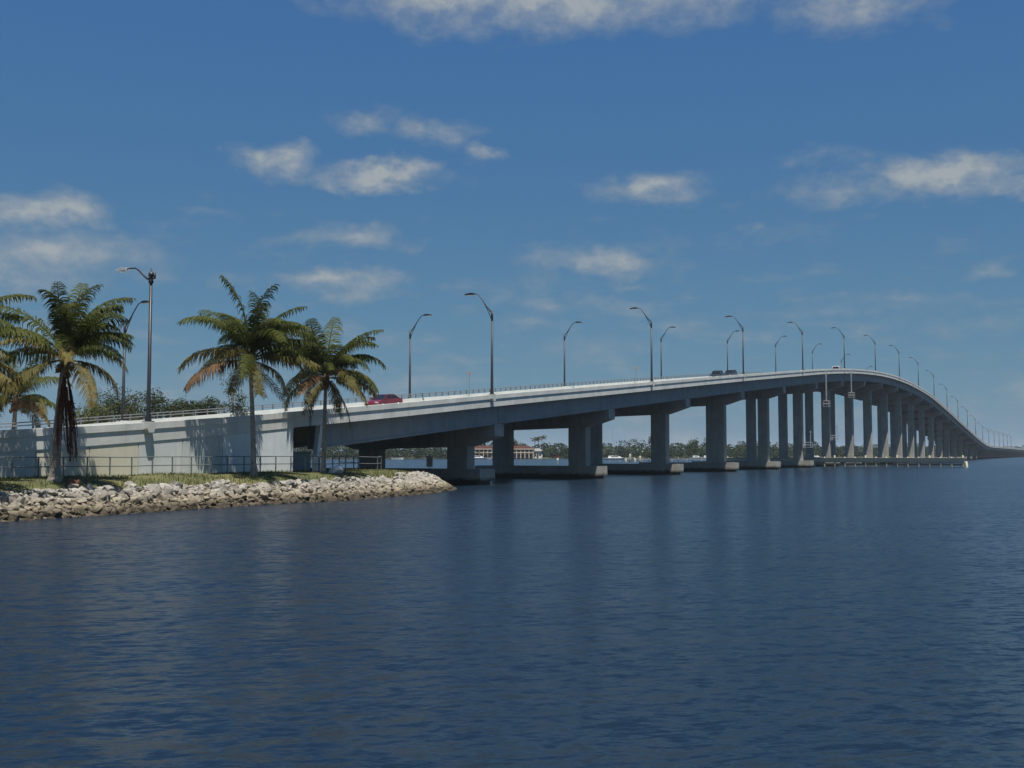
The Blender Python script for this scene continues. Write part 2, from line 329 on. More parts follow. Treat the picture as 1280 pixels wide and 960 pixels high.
# ------------------------------------------------------------------ bridge profile: top of the near parapet over the water, by distance along the bridge
TAB = [(-90, 2.7), (-40, 2.75), (0, 2.95), (20, 3.35), (39.5, 4.2), (54.7, 5.22), (65.2, 6.1), (79, 7.27), (93.4, 8.55), (124.6, 11.2), (166.7, 14.8), (192.4, 16.95), (226, 19.7), (246, 21.3),
       (271, 23.05), (292, 24.3), (316, 25.4), (340, 26.1), (361, 26.35), (382, 26.3), (406, 25.85), (430, 25.1), (452, 24.05), (493, 21.5), (539, 18.3), (585, 15.2), (634, 11.9), (675, 9.55), (700, 8.5), (725, 8.0), (760, 7.8), (900, 7.75), (1132, 7.4), (1500, 7.2)]
XS = [a for a, b in TAB]; ZS = [b for a, b in TAB]
SL = []
for i in range(len(TAB)):
    a, b = max(i - 1, 0), min(i + 1, len(TAB) - 1); SL.append((ZS[b] - ZS[a]) / (XS[b] - XS[a]))
def zt(s):
    i = min(max(bisect_right(XS, s) - 1, 0), len(XS) - 2); h = XS[i + 1] - XS[i]; t = (s - XS[i]) / h
    return (2 * t**3 - 3 * t**2 + 1) * ZS[i] + (t**3 - 2 * t**2 + t) * h * SL[i] + (-2 * t**3 + 3 * t**2) * ZS[i + 1] + (t**3 - t**2) * h * SL[i + 1]
D0, WID, FALL = 49.9, 20.4, .5            # near face of the parapet, width out to out, fall of the road to the far side
SPAN, S0, SEND = 29.2, 96.4, 1290.0
def fall(D): return FALL * (D - D0) / WID
def sweep(mb, prof, s0, s1, step=3.65, cross=True):
    k = max(1, round((s1 - s0) / step)); n = len(prof); vs = []; fs = []
    for i in range(k + 1):
        s = s0 + (s1 - s0) * i / k; z = zt(s)
        for (dD, dz) in prof: vs.append(P(s, D0 + dD, z + dz - (fall(D0 + dD) if cross else 0)))
    for i in range(k):
        for j in range(n): fs.append((i * n + j, (i + 1) * n + j, (i + 1) * n + (j + 1) % n, i * n + (j + 1) % n))
    fs.append(tuple(range(n))); fs.append(tuple(k * n + j for j in range(n - 1, -1, -1)))
    return mb.add(vs, fs)
NEARP = [(-.10, 0), (-.10, -.40), (-.03, -.44), (-.03, -1.13), (.50, -1.13), (.50, -.9), (.34, -.55), (.27, 0)]
FARP = [(WID + .1, -.14), (WID + .03, -1.2), (WID - .5, -1.2), (WID - .5, -.8), (WID - .36, -.5), (WID - .28, -.14)]
DECK = [(.28, -.86), (WID - .30, -.86), (WID - .30, -1.10), (.28, -1.10)]

# ------------------------------------------------------------------ water and land
mb = MB(); S_ = 6000
mb.add([(-S_, -400, 0), (S_, -400, 0), (S_, S_, 0), (-S_, S_, 0)], [(0, 1, 2, 3)])
tag(mb.build('water', 'water'), kind='structure')
# river bed under everything so the sheet reads as a body of water
mb = MB(); mb.add([(-S_, -400, -3), (S_, -400, -3), (S_, S_, -3), (-S_, S_, -3)], [(0, 1, 2, 3)]); tag(mb.build('ground', 'soil'), kind='structure')

SHORE = [(-95, 42.0), (-30, 42.0), (10, 42.2), (39, 42.7), (52, 43.2), (61, 42.6), (70, 43.8), (78, 45.8), (83.5, 48.2), (86.5, 50.4), (87.3, 53), (86, 58), (85, 70), (82, 80), (74, 95), (50, 108), (0, 114), (-95, 116)]
def shore_dist(s, D):
    best = 1e9; inside = False; n = len(SHORE)
    for i in range(n):
        ax, ay = SHORE[i]; bx, by = SHORE[(i + 1) % n]
        if i < n - 1:
            dx, dy = bx - ax, by - ay; t = max(0, min(1, ((s - ax) * dx + (D - ay) * dy) / (dx * dx + dy * dy)))
            d = math.hypot(s - ax - t * dx, D - ay - t * dy); best = min(best, d)
        if (ay > D) != (by > D) and s < (bx - ax) * (D - ay) / (by - ay) + ax: inside = not inside
    return best if inside else -best
HT = [(-4, -2.2), (0, -.08), (1.2, .62), (2.4, 1.12), (3.3, 1.40), (4.4, 1.62), (6, 1.75), (200, 1.78)]
def bank_h(e):
    for (a, b), (c, d) in zip(HT, HT[1:]):
        if e <= c: return b + (d - b) * max(0, min(1, (e - a) / (c - a)))
    return 1.78
def land_z(s, D):
    return bank_h(shore_dist(s, D)) + .10 * noise.noise((s * .25, D * .25, 0)) * min(1, max(0, shore_dist(s, D) / 3))
mb = MB(); ss = [-95 + i * 1.0 for i in range(190)]; ds = [38 + j * .7 for j in range(50)] + [73 + j * 2.5 for j in range(20)]
nj = len(ds); vs = [P(s, D, land_z(s, D)) for s in ss for D in ds]
fs = [(i * nj + j, (i + 1) * nj + j, (i + 1) * nj + j + 1, i * nj + j + 1) for i in range(len(ss) - 1) for j in range(nj - 1)]
fs = [f for f in fs if max(vs[k].z for k in f) > -1.2]
mb.add(vs, fs); bank = tag(mb.build('river_bank', 'grass', smooth=True), kind='structure')

# grass blades on the strip (uncountable)
mb = MB(); g = random.Random(3)
for i in range(15000):
    s = g.uniform(-5, 86); e = g.uniform(3.0, 6.8); D = 42.5 + e
    if s > 62: D = g.uniform(44, 50.5)
    e = shore_dist(s, D)
    if e < 2.2 or noise.noise((s * .3, D * .3, 4)) < -.25: continue
    p = P(s, D, land_z(s, D)); h = g.uniform(.06, .2) * (1.6 if e < 3.6 else 1); a = g.uniform(0, 6.28); w = .018; lx, ly = g.gauss(0, .05), g.gauss(0, .05)
    c, q = math.cos(a) * w, math.sin(a) * w
    mb.add([(p.x - c, p.y - q, p.z - .02), (p.x + c, p.y + q, p.z - .02), (p.x + lx, p.y + ly, p.z + h)], [(0, 1, 2)])
tag(mb.build('grass_blades', 'blade'), 'short patchy green and brown grass along the foot of the retaining wall', 'grass', kind='stuff')

# ------------------------------------------------------------------ riprap
import bmesh
def stone_mesh(seed, sub=2):
    b = bmesh.new(); bmesh.ops.create_icosphere(b, subdivisions=sub, radius=1); q = random.Random(seed)
    planes = [(Vector((q.gauss(0, 1), q.gauss(0, 1), q.gauss(0, 1))).normalized(), q.uniform(.42, .8)) for _ in range(11)]
    off = q.uniform(0, 50); sx, sy, sz = q.uniform(.85, 1.25), q.uniform(.8, 1.05), q.uniform(.6, .85)
    for v in b.verts:
        for n, d in planes:
            k = v.co.dot(n)
            if k > d: v.co -= n * (k - d)
        v.co *= 1 + .12 * noise.noise(v.co * 1.7 + Vector((off, 0, 0)))
        v.co.x *= sx; v.co.y *= sy; v.co.z *= sz
    me = bpy.data.meshes.new('stone'); b.to_mesh(me); b.free(); me.materials.append(M['stone']); return me
STM = [stone_mesh(i) for i in range(12)]; STL = [stone_mesh(i + 40, 1) for i in range(8)]
g = random.Random(11); stones = []
seg = []
for (a, b) in zip(SHORE, SHORE[1:]): seg.append((a, b, math.hypot(b[0] - a[0], b[1] - a[1])))
def scatter(s0, s1, dens):
    for (a, b, L_) in seg:
        if b[0] < s0 and b[0] < s1 and a[1] < 60: continue
        if a[1] > 62: break
        dx, dy = (b[0] - a[0]) / L_, (b[1] - a[1]) / L_
        for i in range(int(L_ * dens)):
            t = g.uniform(0, L_); e = g.choice((g.uniform(-.5, 3.3), g.uniform(-.3, 2.6)))
            s, D = a[0] + dx * t - dy * e, a[1] + dy * t + dx * e
            if s < s0: continue
            e2 = shore_dist(s, D)
            if e2 < -.7 or e2 > 2.55 + .7 * noise.noise((s * .4, 0, 1)) + (1.0 if s > 74 else 0): continue
            r = g.choice((g.uniform(.09, .20), g.uniform(.10, .24), g.uniform(.14, .40))) * (.85 if e2 > 2.8 else 1.05)
            stones.append((s, D, bank_h(e2) + r * .22, r, e2))
scatter(-25, 95, 70)
def depth(st): return P(st[0], st[1]).y
def onscreen(st):
    p = P(st[0], st[1], st[2]); return abs(p.x / p.y) < .47
vis = sorted([s for s in stones if onscreen(s)], key=lambda t: -t[3] / depth(t))
first = set(id(t) for t in vis[:300])
for st in vis[:300]:
    o = link('stone', g.choice(STM), bank, P(st[0], st[1], st[2]))
    o.rotation_euler = (g.gauss(0, .35), g.gauss(0, .35), g.uniform(0, 6.28)); r = st[3]; o.scale = (r, r, r)
sm = MB()
tri = [([v.co.copy() for v in m.vertices], [tuple(p.vertices) for p in m.polygons]) for m in STL]
from mathutils import Euler
for st in stones:
    if id(st) in first: continue
    vs_, fs_ = g.choice(tri); rot = Euler((g.gauss(0, .35), g.gauss(0, .35), g.uniform(0, 6.28))).to_matrix(); c = P(st[0], st[1], st[2])
    sm.add([rot @ (v * st[3]) + c for v in vs_], fs_)
tag(sm.build('riprap_stones', 'stone', bank), kind='stuff')

# ------------------------------------------------------------------ retaining wall of the approach
rw = thing('retaining_wall', P(30, D0, 1.7), 'long pale concrete retaining wall behind the palms, carrying the approach road', 'wall')
def under(o, parent):           # parts are modelled in world space: keep them there
    o.parent = parent; o.matrix_parent_inverse = (Matrix.Translation(parent.location) @ parent.rotation_euler.to_matrix().to_4x4()).inverted(); return o
WEND = 63.7
ps = [-90, -60, -45, -30, -20, -10] + [-2 + 3.65 * i for i in range(18)] + [WEND]
for a, b in zip(ps, ps[1:]):
    if b - a < .6: continue
    mid = (a + b) / 2; m = 'wall_tan' if 42.5 < mid < 50.4 else ('wall_white' if mid > 57.5 else 'wall')
    q = MB(); k = 4
    for i in range(k):
        x0, x1 = a + .03 + (b - a - .06) * i / k, a + .03 + (b - a - .06) * (i + 1) / k
        vs = [P(x, D, z) for (x, t) in ((x0, 0), (x1, 1)) for D in (D0 + .02, D0 + .4) for z in (.6, zt(x) - 1.13 - .006)]
        q.add(vs, [(0, 1, 3, 2), (4, 6, 7, 5), (0, 4, 5, 1), (2, 3, 7, 6), (1, 5, 7, 3)])
    under(q.build('panel', m), rw)
q = MB(); sweep(q, [(-.012, -1.135), (-.012, -1.20), (.3, -1.20), (.3, -1.135)], -90, WEND); under(q.build('cap_beam', 'wall'), rw)
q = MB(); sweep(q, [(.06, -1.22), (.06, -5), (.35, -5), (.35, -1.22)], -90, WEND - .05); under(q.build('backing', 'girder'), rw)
q = MB(); sweep(q, NEARP, -90, WEND - .01, 3.65, False); under(q.build('parapet', 'conc'), rw)
q = MB(); sweep(q, FARP, -90, WEND - .01); under(q.build('parapet', 'conc_in'), rw)
q = MB(); sweep(q, [(WID + .02, -1.2), (WID + .02, -5), (WID - .4, -5), (WID - .4, -1.2)], -90, WEND); under(q.build('back_wall', 'wall'), rw)
q = MB(); sweep(q, DECK, -90, WEND - .01); tag(q.build('approach_road', 'asphalt'), kind='structure')

# ------------------------------------------------------------------ bridge
br = thing('road_bridge', P(S0, D0, 0), 'long high concrete girder bridge arching over the river', 'bridge')
cuts = [WEND] + [S0 + SPAN * j for j in range(-1, 42)]; cuts = [c for c in cuts if c == WEND or c > WEND + 2]
for a, b in zip(cuts, cuts[1:]):
    e = .012
    q = MB(); sweep(q, DECK, a, b); under(q.build('deck', 'asphalt'), br)
    q = MB(); sweep(q, NEARP, a + e, b - e, 3.65, False); under(q.build('parapet', 'conc'), br)
    q = MB(); sweep(q, FARP, a + e, b - e); under(q.build('parapet', 'conc_in'), br)
    if a < 66: continue
    # girders: bulb tees, the near one in view, the others seen from below
    for gi, dD in enumerate((1.15, 4.75, 8.35, 11.95, 15.6, 19.2)):
        if b > 760 and gi not in (0, 5): continue
        h = 1.82 if b < 740 else 1.5
        pr = [(dD - .45, -1.135), (dD - .45, -1.26), (dD - .14, -1.36), (dD - .14, -1.1 - h + .3), (dD - .36, -1.1 - h + .16), (dD - .36, -1.1 - h), (dD + .36, -1.1 - h), (dD + .36, -1.1 - h + .16), (dD + .14, -1.1 - h + .3), (dD + .14, -1.36), (dD + .45, -1.26), (dD + .45, -1.135)]
        if gi == 0: pr = [(dD - .30, -1.135), (dD - .30, -1.1 - h + .22), (dD - .36, -1.1 - h + .16), (dD - .36, -1.1 - h), (dD + .36, -1.1 - h), (dD + .36, -1.135)]
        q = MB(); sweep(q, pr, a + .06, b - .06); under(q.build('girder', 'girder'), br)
# expansion joint plates on the parapet face and lane lines
for dD, m, nm in ((10.0, 'paint_y', 'centre_line'), (10.4, 'paint_y', 'centre_line'), (2.6, 'paint', 'edge_line'), (WID - 2.6, 'paint', 'edge_line')):
    q = MB(); sweep(q, [(dD, -.854), (dD + .15, -.854), (dD + .15, -.852), (dD, -.852)], -90, 760); under(q.build(nm, m), br)
# piers
for j in range(0, 41):
    s = S0 + SPAN * j; low = s > 740; top = zt(s) - (2.94 if not low else 2.62)
    if s > SEND: break
    d1 = 1.15 if not low else .8; d2 = 2.05 if not low else 1.1; half = .95
    Da, Db = D0 + .72, D0 + WID - .5
    def cz(D, z): return z - fall(D)
    poly = [(Da, 0), (Db, 0), (Db, -d1), (Db - 3.0, -d2), (Da + 3.0, -d2), (Da, -d1)]
    q = MB(); n = len(poly)
    vs = [P(s - half, D, top + dz - fall(D)) for D, dz in poly] + [P(s + half, D, top + dz - fall(D)) for D, dz in poly]
    q.add(vs, [tuple(range(n)), tuple(range(2 * n - 1, n - 1, -1))] + [(i, i + n, (i + 1) % n + n, (i + 1) % n) for i in range(n)])
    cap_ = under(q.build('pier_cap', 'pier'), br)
    # bearing pads
    for dD in (1.15, 4.75, 8.35, 11.95, 15.6, 19.2):
        if s > 420: break
        q = MB(); q.box(-.6, .6, -.32, .32, -.03, .05, lambda x, y, z: P(s + x, D0 + dD + y, top + z - fall(D0 + dD))); q.build('bearing_pad', 'conc', cap_)
    for (c0, c1) in (((53.7, 56.1), (64.2, 66.6)) if j < 4 else ((53.75, 55.7), (64.0, 65.95))):
        q = MB(); t = .75; ch = .12
        foot = [(s - t, c0 + ch), (s - t + ch, c0), (s + t - ch, c0), (s + t, c0 + ch), (s + t, c1 - ch), (s + t - ch, c1), (s - t + ch, c1), (s - t, c1 - ch)]
        vs = [P(a, b, 1.0) for a, b in foot] + [P(a, b, top - d2 - fall(b) + .05) for a, b in foot]
        q.add(vs, [tuple(range(7, -1, -1)), tuple(range(8, 16))] + [(i, (i + 1) % 8, (i + 1) % 8 + 8, i + 8) for i in range(8)])
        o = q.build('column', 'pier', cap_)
    q = MB(); ft = 1.5 if not low else .8
    for (c0, c1, w, z0, z1) in ((51.9, 68.6, 1.55, .35, ft), (52.3, 68.2, 1.3, -2.5, .345)):
        q.box(-w, w, c0, c1, z0, z1, lambda x, y, z: P(s + x, y, z))
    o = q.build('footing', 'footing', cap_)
# abutment with its recess and cheek wall
q = MB(); q.box(62.6, 66.0, D0 + 1.9, D0 + WID - .2, .5, 0, lambda x, y, z: P(x, y, .6 if z else zt(65) - 1.16 - fall(y))); under(q.build('abutment', 'girder'), br)
q = MB(); q.box(66.0, 68.2, D0 + 1.9, D0 + WID - .2, .5, 0, lambda x, y, z: P(x, y, .55 if z else zt(66.5) - 3.0 - fall(y))); under(q.build('bearing_seat', 'girder'), br)
zc = zt(66.8) - 1.15
q = MB(); q.prism([(66.9, zc), (67.6, zc - .02), (66.65, 2.7), (66.4, 2.7)], D0 + .04, D0 + .42, lambda x, y, z: P(x, y, z)); under(q.build('cheek_wall', 'wall_white'), br)
# far railing in sections
def rail_section(a, b, parent):
    q = MB(); k = max(1, round((b - a) / 1.5))
    zr = lambda s: zt(s) - .14 - FALL
    for i in range(k):
        s = a + (b - a) * (i + .5) / k; z = zr(s)
        q.box(-.05, .05, -.05, .05, -.01, .50, lambda x, y, w: P(s + x, D0 + WID - .09 + y, z + w))
    n = max(1, round((b - a) / 3.6))
    for hz in (.27, .50):
        for i in range(n):
            s0, s1 = a + (b - a) * i / n, a + (b - a) * (i + 1) / n
            q.tube([P(s0, D0 + WID - .09, zr(s0) + hz), P(s1, D0 + WID - .09, zr(s1) + hz)], .045, 5)
    under(q.build('railing_section', 'rail_al'), parent)
for a, b in zip([-90, -30, -1, 28], [-30, -1, 28, WEND]): rail_section(a, b, rw)
for a, b in zip(cuts, cuts[1:]):
    if a < 780: rail_section(a + .1, b - .1, br)
# pedestals that carry the lamp posts
SP = 44.0; NK = [93.3 + SP * k for k in range(-1, 20)]; FK = [111.5 + SP * k for k in range(-1, 18)]
NK[0] = 49.7
for s in NK:
    q = MB(); z = zt(s); q.prism([(-.3, .05), (.3, .05), (.3, -.38), (.2, -.6), (-.2, -.6), (-.3, -.38)], -.40, .22, lambda x, y, w: P(s + x, D0 + y, z + w)); under(q.build('lamp_pedestal', 'conc_in'), rw if s < WEND else br)
for s in FK:
    q = MB(); z = zt(s) - FALL - .14; q.prism([(-.45, .05), (.45, .05), (.45, -.62), (.25, -.95), (-.25, -.95), (-.45, -.62)], -.2, .42, lambda x, y, w: P(s + x, D0 + WID + y, z + w)); under(q.build('lamp_pedestal', 'conc'), rw if s < WEND else br)

# ------------------------------------------------------------------ lamp posts (local y = along the arm)
def lamp_parts():
    a = MB(); a.tube([(0, 0, 0), (0, 0, .25), (0, 0, 7.9)], [.16, .14, .085], 10)
    pole = a.mesh('pole', 'pole', True)
    a = MB(); a.box(-.22, .22, -.22, .22, 0, .05); a.tube([(0, 0, .05), (0, 0, .35)], [.19, .16], 10); base = a.mesh('base_plate', 'pole')
    a = MB(); a.tube([(0, .02, 7.75), (0, .55, 8.35), (0, 1.05, 9.05), (0, 1.45, 9.55), (0, 1.7, 9.66), (0, 1.95, 9.68)], [.06, .055, .05, .045, .04, .04], 8)
    a.tube([(0, .04, 7.05), (0, .32, 7.75), (0, .95, 8.9), (0, 1.2, 9.22)], [.04, .04, .035, .03], 6); a.tube([(0, 0, 7.0), (0, 0, 7.95)], .105, 10); arm = a.mesh('arm', 'pole', True)
    a = MB(); a.prism([(1.85, 9.62), (1.95, 9.76), (2.3, 9.80), (2.85, 9.72), (2.95, 9.64), (2.8, 9.60)], -.17, .17, lambda x, y, z: (y, x, z)); head = a.mesh('lamp_head', 'pole')
    a = MB(); a.prism([(2.15, 9.615), (2.75, 9.605), (2.7, 9.56), (2.2, 9.56)], -.12, .12, lambda x, y, z: (y, x, z)); lens = a.mesh('lens', 'lamp')
    return dict(base_plate=base, pole=pole, arm=arm, lamp_head=head), lens
LP, LENS = lamp_parts()
def lamp(s, D, z, rz, label, group):
    t = thing('lamp_post', P(s, D, z), label, 'lamp post', group, rz)
    for n, me in LP.items():
        o = link(n, me, t)
        if n == 'lamp_head': link('lens', LENS, o)
for i, s in enumerate(NK):
    if i == 0: continue
    lamp(s, D0 - .12, zt(s) + .05, BRZ, 'dark lamp post with straight angled arm, %s from the palms along the near parapet' % ORD[i - 1], 'lamp posts along the near parapet')
for i, s in enumerate(FK):
    lamp(s, D0 + WID + .12, zt(s) - FALL - .09, BRZ + math.pi, ('dark lamp post on the far parapet, seen past the leftmost palm' if i == 0 else 'dark lamp post on the far parapet, %s to the right of the palms' % ORD[i - 1]), 'lamp posts along the far parapet')
# the near one on the wall: tall, with a curved arm and a bright head
t = thing('lamp_post', P(NK[0], D0 - .12, zt(NK[0]) + .05), 'tall lamp post with curved arm and silver head on the retaining wall', 'lamp post', 'lamp posts along the near parapet', BRZ)
a = MB(); a.tube([(0, 0, 0), (0, 0, .3), (0, 0, 8.75)], [.14, .12, .085], 10); a.build('pole', 'pole', t, smooth=True)
a = MB(); a.box(-.24, .24, -.24, .24, 0, .05); a.tube([(0, 0, .05), (0, 0, .4)], [.2, .17], 10); a.build('base_plate', 'pole', t)
a = MB(); a.tube([(0, 0, 8.3), (0, 0, 8.42), (0, 0, 8.55), (0, 0, 8.72), (0, 0, 8.75), (0, 0, 8.95), (0, 0, 9.0), (0, 0, 9.25)], [.11, .17, .12, .12, .18, .15, .07, .02], 10); a.tube([(0, 0, 8.6), (0, -.3, 8.62), (0, -.3, 8.95)], [.07, .07, .06], 8); a.build('finial', 'pole', t, smooth=True)
a = MB(); a.tube([(0, .05, 8.6), (0, .3, 8.62), (0, .62, 8.85), (0, .95, 9.15), (0, 1.3, 9.34), (0, 1.7, 9.36), (0, 2.0, 9.34)], [.07, .07, .06, .055, .05, .045, .045], 8); a.build('arm', 'pole', t, smooth=True)
a = MB(); a.prism([(1.95, 9.28), (2.0, 9.44), (2.3, 9.47), (2.7, 9.40), (2.85, 9.31), (2.7, 9.25)], -.18, .18, lambda x, y, z: (y, x, z)); h_ = a.build('lamp_head', 'alum', t)
a = MB(); a.tube([(0, 2.4, 9.26), (0, 2.4, 9.2), (0, 2.4, 9.14)], [.16, .15, .06], 10); a.build('lens', 'lamp', h_)

# ------------------------------------------------------------------ promenade railing at the foot of the wall
pr = thing('promenade_railing', P(45, 48.9, land_z(45, 48.9)), 'dark metal handrail along the foot of the retaining wall', 'railing')
path = [(-30 + 1.62 * i, 49.05) for i in range(63)] + [(73.4, 49.3), (74.8, 49.9), (75.8, 50.9), (76.3, 52.2), (76.6, 53.8), (76.8, 55.4)]
rp = [P(s, D, min(land_z(s, D), 1.75)) for s, D in path]
a = MB(); a.box(-.03, .03, -.03, .03, -.15, 1.06); POST = a.mesh('post', 'rail_dk')
for p in rp:
    o = link('post', POST); o.location = p; o.rotation_euler = (0, 0, BRZ); under(o, pr)
for h in (.55, 1.06):
    a = MB()
    for u, v in zip(rp, rp[1:]): a.tube([u + Vector((0, 0, h)), v + Vector((0, 0, h))], .032, 6)
    under(a.build('rail', 'rail_dk'), pr)

# ------------------------------------------------------------------ palms
def frond_mesh(name, a0, droop, L_, mat, seed, hang=.55, nl=80, ll=1.15, fold=0.0):
    q = random.Random(seed); mb = MB(); pts = []; x = z = y = 0.0; K = 16; ang = R(a0); side = q.uniform(-.12, .12)
    for i in range(K + 1):
        pts.append(Vector((x, y, z))); t = i / K
        an = R(a0 - droop * t ** 1.4); st = L_ / K
        x += math.cos(an) * st; z += math.sin(an) * st; y += side * t * st
    mb.tube(pts, [.045 * (1 - .85 * i / K) + .006 for i in range(K + 1)], 4, False)
    def at(t):
        f = t * K; i = min(int(f), K - 1); return pts[i].lerp(pts[i + 1], f - i), (pts[i + 1] - pts[i]).normalized()
    for sd in (-1, 1):
        for i in range(nl):
            t = .14 + .85 * (i + q.random() * .8) / nl
            p, tg = at(min(t, .999)); out = Vector((-tg.y, tg.x, 0)) if abs(tg.x) + abs(tg.y) > .05 else Vector((0, 1, 0)); out.z = 0; out = out.normalized() * sd
            up = tg.cross(out) * (1 if sd < 0 else -1)
            if up.z < 0: up = -up
            l = ll * min(1, .4 + 1.5 * t) * (1 - .62 * t ** 3) * q.uniform(.7, 1.15)
            if q.random() < .07: continue
            d = (out * (1 - fold) + tg * (.55 + fold) + up * q.uniform(-.05, .28)).normalized()
            hg = hang * q.uniform(.75, 1.3)
            dn = Vector((q.gauss(0, .12), q.gauss(0, .12), -1)); wv = tg * .030 * q.uniform(.8, 1.25)
            m1 = p + d * l * .3; d2 = (d + dn * hg * .7).normalized(); m2 = m1 + d2 * l * .36; d3 = (d * .7 + dn * hg * 1.8).normalized(); e = m2 + d3 * l * .42
            mb.add([p - wv * .6, p + wv * .6, m1 + wv, m1 - wv, m2 + wv * .9, m2 - wv * .9, e], [(0, 1, 2, 3), (3, 2, 4, 5), (5, 4, 6)])
    return mb.mesh(name, mat)
FR = {
 'spear': [frond_mesh('frond', 80 - 7 * i, 48 + 14 * i, 4.6, 'fr_green', 100 + i, .8, 60, 1.0, .1) for i in range(3)],
 'up': [frond_mesh('frond', 68 - 7 * i, 78 + 10 * i, 4.7, 'fr_green', 110 + i, 1.1) for i in range(4)],
 'mid': [frond_mesh('frond', 40 - 7 * i, 66 + 9 * i, 4.2, 'fr_green' if i % 2 == 0 else 'fr_yel', 120 + i, 1.6) for i in range(4)],
 'low': [frond_mesh('frond', 12 - 8 * i, 56 + 8 * i, 4.0, 'fr_yel' if i != 1 else 'fr_brn', 130 + i, 2.0) for i in range(4)],
 'hang': [frond_mesh('frond', -30 - 8 * i, 42, 3.6, 'fr_brn' if i != 2 else 'fr_yel', 140 + i, 1.0, 40, .8, .2) for i in range(3)],
 'dead': [frond_mesh('dead_frond', -74 - 4 * i, 14, 3.8, 'fr_red', 150 + i, .5, 60, .55, .6) for i in range(3)]}
def palm(base, height, lean, label, seed, counts, size=1.0, nuts=8, skirt=0, group='coconut palms on the bank', r0=.20, wind=.12, trunk_mat='trunk'):
    q = random.Random(seed); t = thing('palm_tree', base, label, 'palm tree', group)
    K = 14; pts = [Vector((lean[0] * (i / K) ** 1.6, lean[1] * (i / K) ** 1.6, -.25 + (height + .25) * i / K)) for i in range(K + 1)]
    rad = [r0 * (1.75 if i == 0 else 1.3 if i == 1 else 1.08 - .42 * i / K) for i in range(K + 1)]
    # leaf-scar rings
    pts2, rad2 = [], []
    for i in range(K):
        for k in range(5):
            f = k / 5; pts2.append(pts[i].lerp(pts[i + 1], f)); rad2.append((rad[i] * (1 - f) + rad[i + 1] * f) * (1.05 if k % 2 else .97))
    pts2.append(pts[-1]); rad2.append(rad[-1])
    mb = MB(); mb.tube(pts2, rad2, 10); mb.build('trunk', trunk_mat, t, smooth=True)
    top = pts[-1]
    mb = MB(); mb.tube([top + Vector((0, 0, -.75)), top + Vector((0, 0, -.35)), top + Vector((0, 0, .1)), top + Vector((0, 0, .7))], [.16, .27, .26, .08], 9)
    for k in range(10):
        a = q.uniform(0, 6.28); h = q.uniform(-.6, .1); mb.tube([top + Vector((math.cos(a) * .2, math.sin(a) * .2, h)), top + Vector((math.cos(a) * .5, math.sin(a) * .5, h + q.uniform(-.3, .3)))], [.06, .02], 4)
    mb.build('crown_shaft', 'boot', t, smooth=True)
    for kind, n in counts:
        a0 = q.uniform(0, 6.28)
        for i in range(n):
            a = a0 + 2 * math.pi * i / n + q.gauss(0, .3); a -= wind * math.sin(a); me = q.choice(FR[kind])
            o = link('frond', me, t, top + Vector((math.cos(a) * .12, math.sin(a) * .12, {'spear': .45, 'up': .3, 'mid': .15, 'low': 0, 'hang': -.15}[kind])), a)
            sc = size * q.uniform(.82, 1.12) * (1.1 if kind == 'spear' else 1); o.scale = (sc, sc * q.choice((-1, 1)) , sc); o.rotation_euler = (q.gauss(0, .22), q.gauss(0, .12), a)
    for k in range(nuts):
        a = q.uniform(0, 6.28); mb = MB(); c = top + Vector((math.cos(a) * .34, math.sin(a) * .34, -.35 - q.random() * .45)); r = q.uniform(.12, .16)
        mb.tube([c + Vector((0, 0, r * 1.25)), c + Vector((0, 0, r * .8)), c, c - Vector((0, 0, r * .8)), c - Vector((0, 0, r * 1.2))], [.02, r * .75, r, r * .72, .02], 8); mb.build('coconut', 'coconut', t, smooth=True)
    for k in range(skirt):
        a = q.uniform(-1.9, .5); o = link('dead_frond', q.choice(FR['dead']), t, top + Vector((math.cos(a) * .16 - (top.x * .1), math.sin(a) * .16, -.5 - q.random() * 1.2)), a); sc = q.uniform(.8, 1.15); o.scale = (sc, sc, sc)
    return t
def on_land(x, D):
    # the point on the bank at photo column x and distance D from the camera line
    k = (x - 640) / F; Y = D / (-k * math.cos(TH) * 1.0 + math.sin(TH)); X = k * Y; s = X * DV.x + Y * DV.y
    return Vector((X, Y, land_z(s, D)))
STDC = [('spear', 6), ('up', 15), ('mid', 9), ('low', 5), ('hang', 2)]
palm(on_land(70, 47.0), 6.2, (.35, .1, 0), 'palm with a skirt of rusty dead fronds down its trunk, left of the tall lamp', 21, [('spear', 5), ('up', 13), ('mid', 7), ('low', 4)], .96, 6, 12, r0=.25, wind=.35)
palm(on_land(318, 47.4), 7.3, (-.25, -.4, 0), 'tallest palm, slim bare trunk, crown of green and tan fronds', 34, STDC, 1.06, 12, r0=.17)
palm(on_land(405, 48.0), 6.7, (.15, -.3, 0), 'palm at the end of the wall beside the red car, drooping tan fronds', 47, [('spear', 5), ('up', 12), ('mid', 9), ('low', 6), ('hang', 5)], 1.04, 6, r0=.165)
palm(on_land(-84, 46.8), 5.5, (.3, -.2, 0), 'palm at the left edge, only its tan drooping fronds in view', 58, [('spear', 3), ('up', 7), ('mid', 8), ('low', 8), ('hang', 4)], 1.0, 6)
pb = P(52, 79, land_z(52, 79)); k_ = (16 - 640) / F; pb = Vector((k_ * 84, 84, 1.7))
palm(pb, 5.2, (.2, 0, 0), 'low palm behind the road at the far left', 69, [('spear', 2), ('up', 7), ('mid', 8), ('low', 7)], .88, 4)

